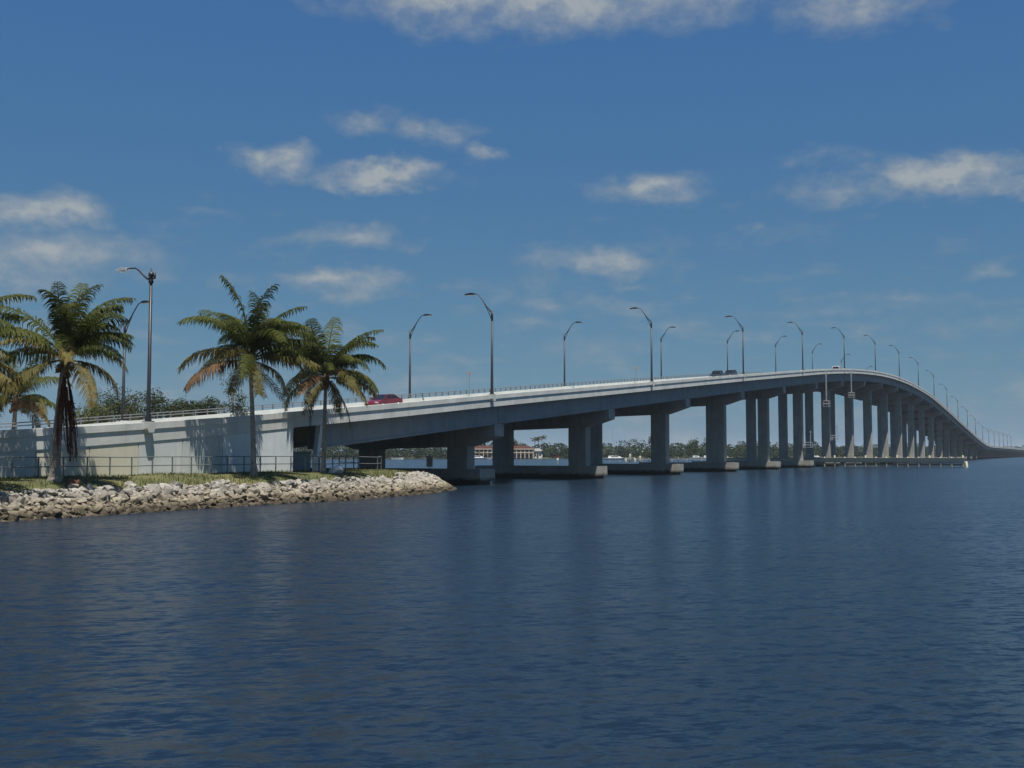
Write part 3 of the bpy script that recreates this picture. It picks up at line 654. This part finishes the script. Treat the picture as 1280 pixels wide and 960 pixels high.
# ------------------------------------------------------------------ leafy trees
def leafy(name, base, h, w, mat, label, seed, n=3800, leaf=.22, trunk_r=.16, group=None, crown0=.3, sparse=1.0):
    q = random.Random(seed); t = thing(name, base, label, 'tree', group)
    tips = []; mb = MB()
    mb.tube([(0, 0, -.3), (0, 0, h * .2), (q.gauss(0, .1), q.gauss(0, .1), h * .45), (q.gauss(0, .25), q.gauss(0, .25), h * .8)], [trunk_r * 1.3, trunk_r, trunk_r * .7, trunk_r * .25], 7)
    for k in range(13):
        a = k * 2.4 + q.random(); z0 = h * q.uniform(.18, .55); r = w * .5 * q.uniform(.5, 1.0); z1 = h * (crown0 + (1 - crown0) * q.random() ** .8) * .96
        rr = r * (1 - .45 * max(0, z1 / h - .6) / .4)
        mb.tube([(0, 0, z0), (math.cos(a) * rr * .45, math.sin(a) * rr * .45, (z0 + z1) / 2 + .1), (math.cos(a) * rr, math.sin(a) * rr, z1)], [trunk_r * .45, trunk_r * .25, .02], 5)
        tips.append(Vector((math.cos(a) * rr, math.sin(a) * rr, z1)))
        tips.append(Vector((math.cos(a) * rr * .55, math.sin(a) * rr * .55, (z0 + z1) / 2 + h * .12)))
    tips.append(Vector((0, 0, h * .93)))
    mb.build('trunk', 'bark', t, smooth=True)
    mb = MB(); cl = [(p, q.uniform(.13, .26) * w * sparse) for p in tips]
    for i in range(n):
        c, r = q.choice(cl); d = Vector((q.gauss(0, 1), q.gauss(0, 1), q.gauss(0, .75))); d *= r * q.random() ** .5 / max(.3, d.length)
        p = c + d; u = Vector((q.gauss(0, 1), q.gauss(0, 1), q.gauss(0, .6))).normalized(); v = u.cross(Vector((q.gauss(0, 1), q.gauss(0, 1), q.gauss(0, 1)))).normalized(); s = leaf * q.uniform(.6, 1.3)
        mb.add([p - u * s, p + v * s * .45, p + u * s, p - v * s * .45], [(0, 1, 2, 3)])
    mb.build('crown', mat, t); return t
def ground_at(x, Y, z=1.75): k = (x - 640) / F; return Vector((k * Y, Y, z))
BT = [(118, 108, 6.0, 6.0, 'leaf_a', 'broad olive tree behind the road, nearest the dead-frond palm'), (152, 112, 7.1, 7.0, 'leaf_a', 'tallest olive tree behind the road beside the far lamp'),
      (196, 106, 6.9, 6.0, 'leaf_b', 'dark tree behind the road just right of the tall lamp'), (226, 110, 6.6, 4.6, 'leaf_b', 'small dark tree behind the road, between tall lamp and middle palm'),
      (256, 112, 6.6, 4.0, 'leaf_b', 'low dark bush top behind the road railing, left of the slim tree'), (292, 104, 9.0, 3.0, 'leaf_c', 'slim grey green sapling behind the road, just left of the tallest palm')]
for i, (x, Y, h, w, m, lb) in enumerate(BT):
    leafy('shade_tree', ground_at(x, Y), h, w, m, lb, 300 + i, 5200 if i < 5 else 1300, .13 if i < 5 else .12, group='trees behind the approach road', crown0=.42)
# brush under the first span
leafy('shrub', P(70, 76, 1.6), 3.4, 5, 'leaf_a', 'green bush under the bridge beyond the abutment', 331, 2500, .16, .06, crown0=.2)

# ------------------------------------------------------------------ vehicles
def car(name, s, D, label, paint, kind, facing):
    z = zt(s) - .86 - fall(D) + .01
    t = thing(name, P(s, D, z), label, {'van': 'van', 'pickup': 'pickup'}.get(kind, 'car'), None, BRZ + (math.pi if facing < 0 else 0))
    slope = math.atan((zt(s + 2) - zt(s - 2)) / 4); t.rotation_euler = Euler((0, -slope * facing, BRZ + (math.pi if facing < 0 else 0)))
    if kind == 'sedan':
        L_, Wd = 4.7, 1.78; body = [(-2.33, .42), (-2.36, .80), (-2.22, .95), (-1.6, .99), (1.0, .97), (1.75, .88), (2.25, .72), (2.36, .5), (2.30, .28), (-2.25, .26)]
        cab = [(-1.75, .97), (-.95, 1.40), (-.2, 1.46), (.35, 1.42), (1.15, .965)]
    elif kind == 'suv':
        L_, Wd = 4.7, 1.88; body = [(-2.3, .45), (-2.33, 1.0), (-2.25, 1.12), (1.0, 1.10), (1.95, 1.02), (2.3, .85), (2.34, .5), (2.25, .32), (-2.25, .30)]
        cab = [(-2.2, 1.11), (-2.0, 1.66), (-1.2, 1.76), (.1, 1.74), (1.05, 1.10)]
    elif kind == 'pickup':
        L_, Wd = 5.3, 1.9; body = [(-2.62, .5), (-2.64, 1.08), (1.1, 1.10), (2.2, 1.02), (2.6, .85), (2.64, .5), (2.5, .36), (-2.5, .38)]
        cab = [(-.7, 1.09), (-.55, 1.72), (.2, 1.78), (.7, 1.70), (1.35, 1.09)]
    else:
        L_, Wd = 5.6, 2.0; body = [(-2.78, .45), (-2.8, 2.2), (-2.65, 2.42), (-1.0, 2.48), (1.2, 2.42), (1.5, 2.3), (2.2, 1.35), (2.7, 1.15), (2.8, .6), (2.7, .35), (-2.7, .35)]; cab = None
    def loft(poly, w0, w1, zlo, zhi):
        mb = MB(); n = len(poly); cx = sum(p[0] for p in poly) / n
        rows = [(-w0, 1), (-w0 * .86, 1.0), (w0 * .86, 1.0), (w0, 1)]
        vs = []
        for ri, (y, _) in enumerate(rows):
            for (x, zz) in poly:
                k = (zz - zlo) / max(.01, zhi - zlo); ww = y * (1 - (1 - w1 / w0) * max(0, k)); edge = 1 if 0 < ri < 3 else .975
                vs.append((cx + (x - cx) * edge, ww, zz if 0 < ri < 3 else zlo + (zz - zlo) * .985))
        fs = [tuple(range(n)), tuple(3 * n + i for i in range(n - 1, -1, -1))]
        for ri in range(3):
            for i in range(n): fs.append((ri * n + i, (ri + 1) * n + i, (ri + 1) * n + (i + 1) % n, ri * n + (i + 1) % n))
        return mb.add(vs, fs)
    b = loft(body, Wd / 2, Wd / 2 * .93, .3, body[2][1]).build('body', paint, t)
    if cab:
        zl, zh = cab[0][1], max(p[1] for p in cab)
        loft(cab, Wd / 2 * .92, Wd / 2 * .74, zl, zh).build('cabin_glass', 'glass', t)
        top = [p for p in cab if p[1] > zl + .3]; mb = MB()
        mb.prism([(p[0], p[1] + .012) for p in top] + [(top[-1][0], top[-1][1] - .05), (top[0][0], top[0][1] - .05)], -Wd / 2 * .76, Wd / 2 * .76); mb.build('roof', paint, t)
        for yy in (-1, 1):
            for (p0, p1) in ((cab[0], cab[1]), (cab[-1], cab[-2])):
                mb = MB(); w0, w1 = Wd / 2 * .925, Wd / 2 * .755; mb.tube([(p0[0], yy * w0, p0[1]), (p1[0], yy * w1, p1[1])], .045, 5); mb.build('pillar', paint, t)
            mb = MB(); xm = (cab[1][0] + cab[-2][0]) / 2; mb.tube([(xm, yy * Wd / 2 * .925, zl), (xm, yy * Wd / 2 * .76, zh - .05)], .05, 5); mb.build('pillar', paint, t)
    else:
        mb = MB(); mb.prism([(1.55, 2.26), (1.60, 2.28), (2.24, 1.40), (2.19, 1.38)], -.86, .86); mb.build('windscreen', 'glass', t)
        for yy in (-1, 1):
            mb = MB(); mb.prism([(.35, 2.05), (1.5, 2.05), (1.95, 1.45), (.35, 1.45)], yy * .935, yy * 1.01); mb.build('side_window', 'glass', t)
    wx = L_ / 2 - .9
    for x in (-wx, wx):
        for yy in (-1, 1):
            mb = MB(); y0, y1 = yy * (Wd / 2 - .2), yy * (Wd / 2 + .012)
            mb.tube([(x, y0, .33), (x, y0 + yy * .03, .33), (x, y1 - yy * .03, .33), (x, y1, .33)], [.29, .33, .33, .29], 16); w = mb.build('wheel', 'tyre', t)
            mb = MB(); mb.tube([(x, y1 - yy * .02, .33), (x, y1 + yy * .012, .33)], [.2, .18], 12); mb.build('rim', 'alum', w)
    for yy in (-1, 1):
        mb = MB(); mb.box(L_ / 2 - .16, L_ / 2 + .015, yy * .62 - .16, yy * .62 + .16, .62, .76); mb.build('headlight', 'lamp', t)
        mb = MB(); mb.box(-L_ / 2 - .03, -L_ / 2 + .12, yy * .68 - .12, yy * .68 + .12, .72, .92); mb.build('tail_light', 'tail', t)
        mb = MB(); xm = 1.0 if cab else 1.75; mb.box(xm - .1, xm + .06, yy * (Wd / 2 + .02), yy * (Wd / 2 + .2), 1.0 if cab else 1.4, 1.14 if cab else 1.6); mb.build('wing_mirror', paint, t)
    return t
def s_at(x, D):
    k = math.atan((x - 640) / F); return D / math.tan(TH - k)
car('red_car', s_at(480, 65.2), 65.2, 'red car with dark windows driving down the ramp behind the palms', 'car_red', 'sedan', -1)
car('dark_pickup', s_at(898, 63.0), 63.0, 'dark pickup on the ramp, left one of the two dark vehicles', 'car_dark', 'pickup', -1)
car('dark_suv', s_at(913.5, 66.0), 66.0, 'dark sport utility car on the ramp, right one of the two dark vehicles', 'car_dark', 'suv', -1)
car('white_car', s_at(1048, 54.0), 54.0, 'white car at the top of the bridge, only its roof showing', 'car_white', 'suv', 1)

# ------------------------------------------------------------------ road signs, box on the parapet, sign on the footing
for x, y, w, h, lb in ((586.5, 466.5, .62, .42, 'small road sign seen from behind between the first two far lamp posts'), (795.5, 460.5, .62, .85, 'taller road sign seen from behind just left of the second near lamp post')):
    D = D0 + WID - .75; s = s_at(x, D); z0 = zt(s) - .87 - fall(D); p = P(s, D, z0); zs = at_depth(x, y, p.y).z - z0
    t = thing('road_sign', p, lb, 'road sign', 'road signs on the far side of the bridge', BRZ)
    a = MB(); a.tube([(0, 0, 0), (0, 0, zs + h * .4)], .03, 6); a.build('post', 'rail_al', t)
    a = MB(); a.box(.035, .045, -w / 2, w / 2, zs - h / 2, zs + h / 2); a.build('sign_board', 'signback', t)
    a = MB(); a.box(.05, .055, -w / 2 + .01, w / 2 - .01, zs - h / 2 + .01, zs + h / 2 - .01); a.build('sign_face', 'white', t)
D = D0 + WID - .55; s = s_at(382, D); t = thing('utility_box', P(s, D, zt(s) - .87 - fall(D)), 'small grey utility box on the far parapet behind the right palm', 'utility box', rz=BRZ)
a = MB(); a.box(-.3, .3, -.02, .12, .22, .62); a.build('box', 'signback', t); a = MB(); a.box(-.24, .24, -.035, -.022, .27, .57); a.build('door', 'rail_dk', t)
# white board standing on the first footing
D = 58.6; p = P(S0 + .2, D, 1.5); t = thing('notice_board', p, 'white notice board standing on the first footing under the bridge', 'sign', rz=BRZ)
a = MB(); a.tube([(0, 0, 0), (0, 0, 1.1)], .04, 6); a.build('post', 'rail_al', t)
a = MB(); a.box(-.06, -.03, -.36, .36, .18, 1.22); b_ = a.build('board', 'white', t)
for zc_ in (.93, .47):
    a = MB(); K = 20; vs = []
    for r in (.13, .19): vs += [(-.064, r * math.cos(2 * math.pi * i / K), zc_ + r * math.sin(2 * math.pi * i / K)) for i in range(K)]
    a.add(vs, [(i, (i + 1) % K, K + (i + 1) % K, K + i) for i in range(K)]); a.build('ring_mark', 'signback', b_)
# white drum and boulders by the right palm
p = on_land(396, 49.3); t = thing('white_cabinet', p, 'white cabinet at the foot of the abutment, left of the right palm', 'cabinet', rz=BRZ)
a = MB(); a.box(-.22, .22, -.2, .2, -.05, .95); a.build('body', 'white', t); a = MB(); a.prism([(-.25, .95), (.25, .95), (.12, 1.08), (-.12, 1.08)], -.23, .23); a.build('lid', 'white', t)
p = on_land(419, 47.6); o = link('boulder', stone_mesh(91), None, p + Vector((0, 0, .22)), .6); o.data.materials[0] = M['hwhite']; o.scale = (.62, .5, .55); tag(o, 'big white boulder on the grass just right of the right palm', 'boulder')
p = on_land(94, 45.6); o = link('rusty_drum', None)
COL.objects.unlink(o); bpy.data.objects.remove(o)
t = thing('rusty_drum', p, 'short rusty brown drum lying at the top of the stones by the left palm', 'drum')
M['rust'] = plain('rust', (.12, .045, .025), .9, 0, .35, 5)
a = MB(); a.tube([(-.4, 0, .28), (-.38, 0, .28), (-.14, 0, .28), (-.12, 0, .28), (.12, 0, .28), (.14, 0, .28), (.38, 0, .28), (.4, 0, .28)], [.25, .28, .26, .28, .28, .26, .28, .25], 14); a.build('shell', 'rust', t, rz=.5); t.scale = (.7, .7, .7)
a = MB(); a.tube([(-.46, 0, .28), (-.405, 0, .28)], [.26, .29], 14); a.build('rim', 'rust', t, rz=.5)

# ------------------------------------------------------------------ platforms that hang from the deck over the channel
for x, zb, hw, lb in ((1033.5, 8.2, .75, 'grey ladder with a small cage hanging below the deck, left of the two'), (1065, 7.0, 1.2, 'grey ladder with a wide platform hanging below the deck, right of the two')):
    s = s_at(x, D0 - .55); z = zt(s); t = thing('hanging_platform', P(s, D0 - .55, z), lb, 'platform', 'platforms hanging from the bridge deck', BRZ)
    a = MB()
    for yy in (-.38, .38): a.box(yy - .05, yy + .05, -.05, .05, -zb + 1.2, -.3)
    for i in range(int((zb - 1.4) / .3)): a.box(-.38, .38, -.035, .035, -.5 - .3 * i, -.44 - .3 * i)
    a.box(-.36, .36, .06, .09, -zb + 2.6, -.4); a.build('ladder', 'alum', t)
    a = MB(); a.box(-.12, .12, -.06, .5, -.42, -.3); a.build('bracket', 'alum', t)
    a = MB(); a.box(-hw, hw, -.55, .55, -zb, -zb + .08); a.build('floor', 'alum', t)
    a = MB()
    for u in (-hw, hw):
        for v in (-.55, .55): a.tube([(u, v, -zb), (u, v, -zb + 1.25)], .05, 5)
    for hh in (.65, 1.25):
        for (u0, v0, u1, v1) in ((-hw, -.55, hw, -.55), (-hw, .55, hw, .55), (-hw, -.55, -hw, .55), (hw, -.55, hw, .55)): a.tube([(u0, v0, -zb + hh), (u1, v1, -zb + hh)], .045, 5)
    a.build('guard_rail', 'signback', t)
for j, D, z, lb in ((5, 52.9, 4.3, 'small grey maintenance platform with mast on the column left of the fender'), (6, 52.9, 6.2, 'small grey maintenance platform on the first column behind the fender')):
    t = thing('maintenance_platform', P(S0 + SPAN * j + .2, D, z), lb, 'platform', 'maintenance platforms on the columns', BRZ)
    a = MB(); a.box(-1.0, 1.0, -.9, .78, 0, .08); a.build('floor', 'alum', t)
    a = MB()
    for u in (-1, 1):
        for v in (-.9, .7): a.tube([(u, v, 0), (u, v, 1.1)], .05, 5)
    for hh in (.55, 1.1): a.tube([(-1, .7, hh), (-1, -.9, hh), (1, -.9, hh), (1, .7, hh)], .045, 5)
    a.build('guard_rail', 'alum', t); a = MB(); a.tube([(0, -.7, 0), (0, -.7, 3.2)], .07, 6); a.tube([(0, -.7, 3.2), (0, -.7, 3.5)], .16, 8); a.build('mast', 'alum', t)

# ------------------------------------------------------------------ fender of the channel
fs0 = 265.0; t = thing('channel_fender', P(fs0, 24, 0), 'long low pile and timber fender at the foot of the high columns', 'fender', rz=BRZ)
for i in range(24):
    a = MB(); y = i * 2.3; r = .2; hh = 2.15 if i % 3 else 2.5
    a.tube([(0, y, -2.5), (0, y, hh), (0, y, hh + .12)], [r, r, r * .5], 8); a.build('pile', 'tan', t, smooth=True)
for z in (.35, 1.0, 1.65):
    a = MB(); a.box(.21, .42, -.4, 53.4, z, z + .42); a.build('wale', 'timber' if z == .35 else 'fender', t)
a = MB(); a.box(-.27, -.205, -.4, 53.4, 1.25, 1.85); a.build('front_board', 'fender', t)
a = MB(); a.box(-.5, .6, -.5, 53.5, 1.98, 2.06); a.build('walkway', 'footing', t)
for i in range(4):
    a = MB(); a.tube([(.5 * (i % 2) - .2, -.9 - .28 * (i // 2), -2.5), (.1, -.7, 1.3)], .2, 8); a.build('end_pile', 'tan', t, smooth=True)

# ------------------------------------------------------------------ far shore
FS = [(-1500, 520), (-500, 585), (-150, 600), (0, 640), (130, 700), (250, 850), (420, 1060), (640, 1330), (1100, 1500), (2600, 1700)]
mb = MB(); n = len(FS); vs = []
for (x, y) in FS: vs += [(x, y, -.6), (x, y + 8, .8), (x * 1.02, y + 60, 1.6), (x * 3.2, y + 4000, 2.0)]
mb.add(vs, [(i * 4 + k, i * 4 + 4 + k, i * 4 + 5 + k, i * 4 + 1 + k) for i in range(n - 1) for k in range(3)])
tag(mb.build('far_shore', 'scrub'), kind='structure')
def shoreY(x):
    for (a, b), (c, d) in zip(FS, FS[1:]):
        if a <= x <= c: return b + (d - b) * (x - a) / (c - a)
    return 1600
# the far wood, which reads as one mass
mb = MB(); q = random.Random(5)
def far_clump(x, Y, h, w, n, lf):
    for k in range(n):
        lob = q.random(); zc = h * (-.05 + 1.0 * q.random() ** .9); rr = w * .5 * math.sqrt(max(.08, 1 - ((zc / h - .45) / .6) ** 2)) * q.random() ** .35; a = q.uniform(0, 6.28)
        p = Vector((x + math.cos(a) * rr, Y + math.sin(a) * rr, 1 + zc)); u = Vector((q.gauss(0, 1), q.gauss(0, 1), q.gauss(0, .6))).normalized(); v = u.cross(Vector((q.gauss(0, 1), q.gauss(0, 1), q.gauss(0, 1)))).normalized(); s = lf * q.uniform(.6, 1.3)
        mb.add([p - u * s, p + v * s * .5, p + u * s, p - v * s * .5], [(0, 1, 2, 3)])
x = -420
while x < 900:
    Y = shoreY(x); k = Y / 640
    for row in range(3):
        h = q.uniform(4.2, 7.4) * (1 + .28 * row) * (.85 + .15 * k) * (1 + .25 * noise.noise((x * .02, row, 0)))
        w = q.uniform(7, 13)
        far_clump(x + q.gauss(0, 2), Y + 9 + row * 14 + q.uniform(-4, 4), h, w, 260 if x < 520 else 120, .62 * (.8 + .2 * k))
    far_clump(x + q.gauss(0, 2), Y + 5, q.uniform(2.4, 4.2), 11, 90 if x < 520 else 45, .6 * (.8 + .2 * k))
    x += q.uniform(4.0, 6.5) * (.8 + .25 * k)
tag(mb.build('far_wood', 'leaf_far'), 'low green wood along the far shore', 'wood', kind='stuff')
def fpt(x, Y, z=1.0): return Vector(((x - 640) / F * Y, Y, z))
leafy('shore_tree', fpt(819, 690), 14.0, 8, 'leaf_b', 'tall dark pointed tree on the far shore, seen between two bridge columns', 411, 1500, .6, .3, crown0=.25)
leafy('shore_tree', fpt(888, 760), 12.5, 12, 'leaf_b', 'rounded dark tree on the far shore left of the thick bridge column', 412, 1500, .7, .3, crown0=.2)
leafy('shore_tree', fpt(866, 770), 10.8, 11, 'leaf_a', 'broad green tree on the far shore right of the second slim column', 413, 1300, .7, .3, crown0=.2)
leafy('shore_tree', fpt(643, 655), 9.4, 9, 'leaf_a', 'bright green round tree behind the terracotta building', 414, 1300, .6, .3, crown0=.2)
for i, (x, h) in enumerate(((668, 9.5), (672.5, 10.4), (677, 10.6))):
    palm(fpt(x, 668), h, (.3, 0, 0), 'far palm above the terracotta building, %s of three' % ('left', 'middle', 'right')[i], 500 + i, [('up', 6), ('mid', 6)], .75, 0, group='three palms on the far shore', r0=.2, trunk_mat='bark')
# terracotta building on the far shore
bp = fpt(628, 640, 0.9); t = thing('waterside_building', bp, 'long terracotta building with red roof and pale columns on the far shore', 'building')
x0, x1 = (578 - 640) / F * 640 - bp.x, (667 - 640) / F * 640 - bp.x
a = MB(); a.box(x0, x1, 0, 12, -.6, 4.9); a.build('wall', 'terra', t)
a = MB(); a.prism([(x0 - .8, 4.9), (x1 + .8, 4.9), (x1 - 3, 6.6), (x0 + 3, 6.6)], -1.2, 13); a.build('roof', 'tile', t)
a = MB(); a.box(x0, x1, -1.0, -.02, 2.45, 2.95); a.build('balcony', 'cream', t)
a = MB(); a.box(x0 - .3, x1 + .3, -1.25, -.9, 4.45, 4.88); a.build('eaves_band', 'cream', t)
n = 17
for i in range(n + 1):
    xx = x0 + .3 + (x1 - x0 - .6) * i / n; a = MB(); a.box(xx - .22, xx + .22, -.95, -.55, -.6, 4.44); a.build('column', 'cream', t)
    if i < n:
        xm = xx + (x1 - x0 - .6) / n / 2
        for z in (.2, 3.05):
            a = MB(); a.box(xm - .6, xm + .6, -.06, .02, z, z + 1.3); w_ = a.build('window', 'shade', t); a = MB(); a.box(xm - .03, xm + .03, -.10, -.065, z, z + 1.3); a.build('mullion', 'cream', w_)
def house(x, Y, w, h, rh, label, wall='hwhite', roof='hroof', gable=True):
    p = fpt(x, Y, 1.0); t = thing('white_house', p, label, 'house', 'white houses on the far shore')
    a = MB(); a.box(-w / 2, w / 2, 0, 8, -.8, h); a.build('wall', wall, t)
    if gable:
        a = MB(); a.prism([(-w / 2 - .4, h), (w / 2 + .4, h), (0, h + rh)], -.5, 8.5); a.build('roof', roof, t)
    else:
        a = MB(); a.prism([(-w / 2 - .5, h), (w / 2 + .5, h), (w / 2 - 1.5, h + rh), (-w / 2 + 1.5, h + rh)], -.5, 8.5); a.build('roof', roof, t)
    for i in (-1, 1):
        a = MB(); a.box(i * w * .26 - .6, i * w * .26 + .6, -.05, .02, .7, 2.0); a.build('window', 'shade', t)
    a = MB(); a.box(-.5, .5, -.06, .02, -.5, 1.7); a.build('door', 'shade', t)
house(672, 652, 5.5, 3.4, 1.6, 'small white house at the right end of the terracotta building', roof='hwhite', gable=False)
house(915, 845, 6.5, 3.6, 2.2, 'white gabled house, left of the pair behind the bridge columns', roof='hwhite')
house(928, 845, 8.0, 3.4, 3.2, 'white gabled house, right of the pair behind the bridge columns', roof='hwhite')
house(810, 735, 9, 2.6, 1.2, 'low pale house at the foot of the tall pointed tree', 'cream', 'hwhite', False)
house(1032.5, 960, 5, 3.6, 1.6, 'small white house seen between the high columns above the fender', roof='hwhite')
house(1063, 1010, 8, 3.2, 1.3, 'long white house on the far shore, behind the right hanging platform', roof='hwhite', gable=False)
def boat(x, Y, L_, rz, label, cabin=True, mast=0):
    p = fpt(x, Y, 0); t = thing('motor_boat' if not mast else 'sailing_boat', p, label, 'boat', 'white boats near the far shore', rz)
    mb = MB(); st = []
    for (f, wk) in ((-.5, .8), (-.3, .95), (0, 1), (.25, .8), (.42, .38), (.5, .04)):
        st.append([(f * L_, -wk * L_ * .15, .9 + .25 * max(0, f)), (f * L_ * .94, -wk * L_ * .10, -.25), (f * L_ * .94, wk * L_ * .10, -.25), (f * L_, wk * L_ * .15, .9 + .25 * max(0, f))])
    vs = [v for r in st for v in r]; fs = [(i * 4 + k, i * 4 + 4 + k, i * 4 + 5 + k, i * 4 + 1 + k) for i in range(5) for k in range(3)] + [(i * 4 + 3, i * 4 + 7, i * 4 + 4, i * 4) for i in range(5)] + [(0, 1, 2, 3)]
    mb.add(vs, fs); mb.build('hull', 'white', t)
    if cabin:
        a = MB(); a.prism([(-.25 * L_, .9), (.22 * L_, .95), (.10 * L_, 1.9), (-.22 * L_, 2.0)], -L_ * .1, L_ * .1); c = a.build('cabin', 'white', t)
        a = MB(); a.box(-.18 * L_, .08 * L_, -L_ * .1 - .02, -L_ * .1 - .005, 1.3, 1.75); a.build('window', 'shade', c)
    if mast: a = MB(); a.tube([(0, 0, .9), (0, 0, mast)], .08, 5); a.build('mast', 'alum', t)
boat(598, 560, 13, .1, 'white cabin boat moored in front of the terracotta building'); boat(769, 540, 14, .15, 'long low white boat between two slim bridge columns', True)
boat(886, 620, 12, -.1, 'white boat moored left of the thick bridge column'); boat(870, 640, 8, .2, 'small white boat moored at the jetty end', True); boat(497, 560, 6, .1, 'small white boat far off under the first span', False)
boat(1018, 700, 12, .1, 'white boat seen between columns left of the fender'); boat(766, 560, 11, .3, 'sailing boat with tall mast between two bridge columns', False, 17)
# jetty
p = fpt(835, 440, 0); t = thing('jetty', p, 'low grey jetty on piles behind the bridge columns', 'jetty', rz=.08)
a = MB(); a.box(-14, 34, -1, 1, .75, .95); a.build('walkway', 'footing', t)
for i in range(17):
    a = MB(); a.tube([(-13.5 + i * 2.95, -.9 if i % 2 else .9, -2), (-13.5 + i * 2.95, -.9 if i % 2 else .9, 1.7 if i % 3 == 0 else 1.15)], .16, 6); a.build('pile', 'tan', t)
# old piles in a cluster
for i, (dx, hh) in enumerate(((-3.6, 1.3), (-2.0, 2.9), (-.2, 1.4), (1.7, 2.2))):
    pp = fpt(794, 400, 0) + Vector((dx, dx * .4, 0)); a = MB(); a.tube([(0, 0, -2), (0, 0, hh * .8), (.05, 0, hh)], [.42, .4, .22], 8); o = a.build('old_pile', 'tan', None, pp, smooth=True)
    tag(o, 'stubby tan pile in the water, %s of the four beside the slim column' % ('leftmost', 'second from left', 'third from left', 'rightmost')[i], 'pile', 'old piles in the water')
# channel marker
p = fpt(697, 330, 0); t = thing('channel_marker', p, 'red and white channel marker on a post beside the wide column', 'marker')
a = MB(); a.tube([(0, 0, -2), (0, 0, 2.6)], .12, 6); a.build('post', 'tan', t); a = MB(); a.prism([(-.55, 1.9), (.55, 1.9), (0, 2.9)], -.16, -.13); a.build('board', 'car_red', t); a = MB(); a.box(-.3, .3, -.18, -.13, 1.1, 1.7); a.build('number_board', 'white', t)

# ------------------------------------------------------------------ haze over the whole place
def haze(d):
    mb = MB(); mb.box(-6300, 6300, -500, 6100, -4, 45); me = mb.mesh('haze', 'white'); m = bpy.data.materials.new('haze_air'); m.use_nodes = True; N = m.node_tree.nodes
    N.remove(N['Principled BSDF']); v = N.new('ShaderNodeVolumePrincipled'); v.inputs['Color'].default_value = (.80, .90, 1, 1); v.inputs['Density'].default_value = d; v.inputs['Anisotropy'].default_value = 0
    m.node_tree.links.new(v.outputs[0], N['Material Output'].inputs['Volume']); me.materials[0] = m; tag(link('haze', me), 'thin pale haze over the river', 'haze', kind='stuff')
HAZE = .00009
if HAZE: haze(HAZE)
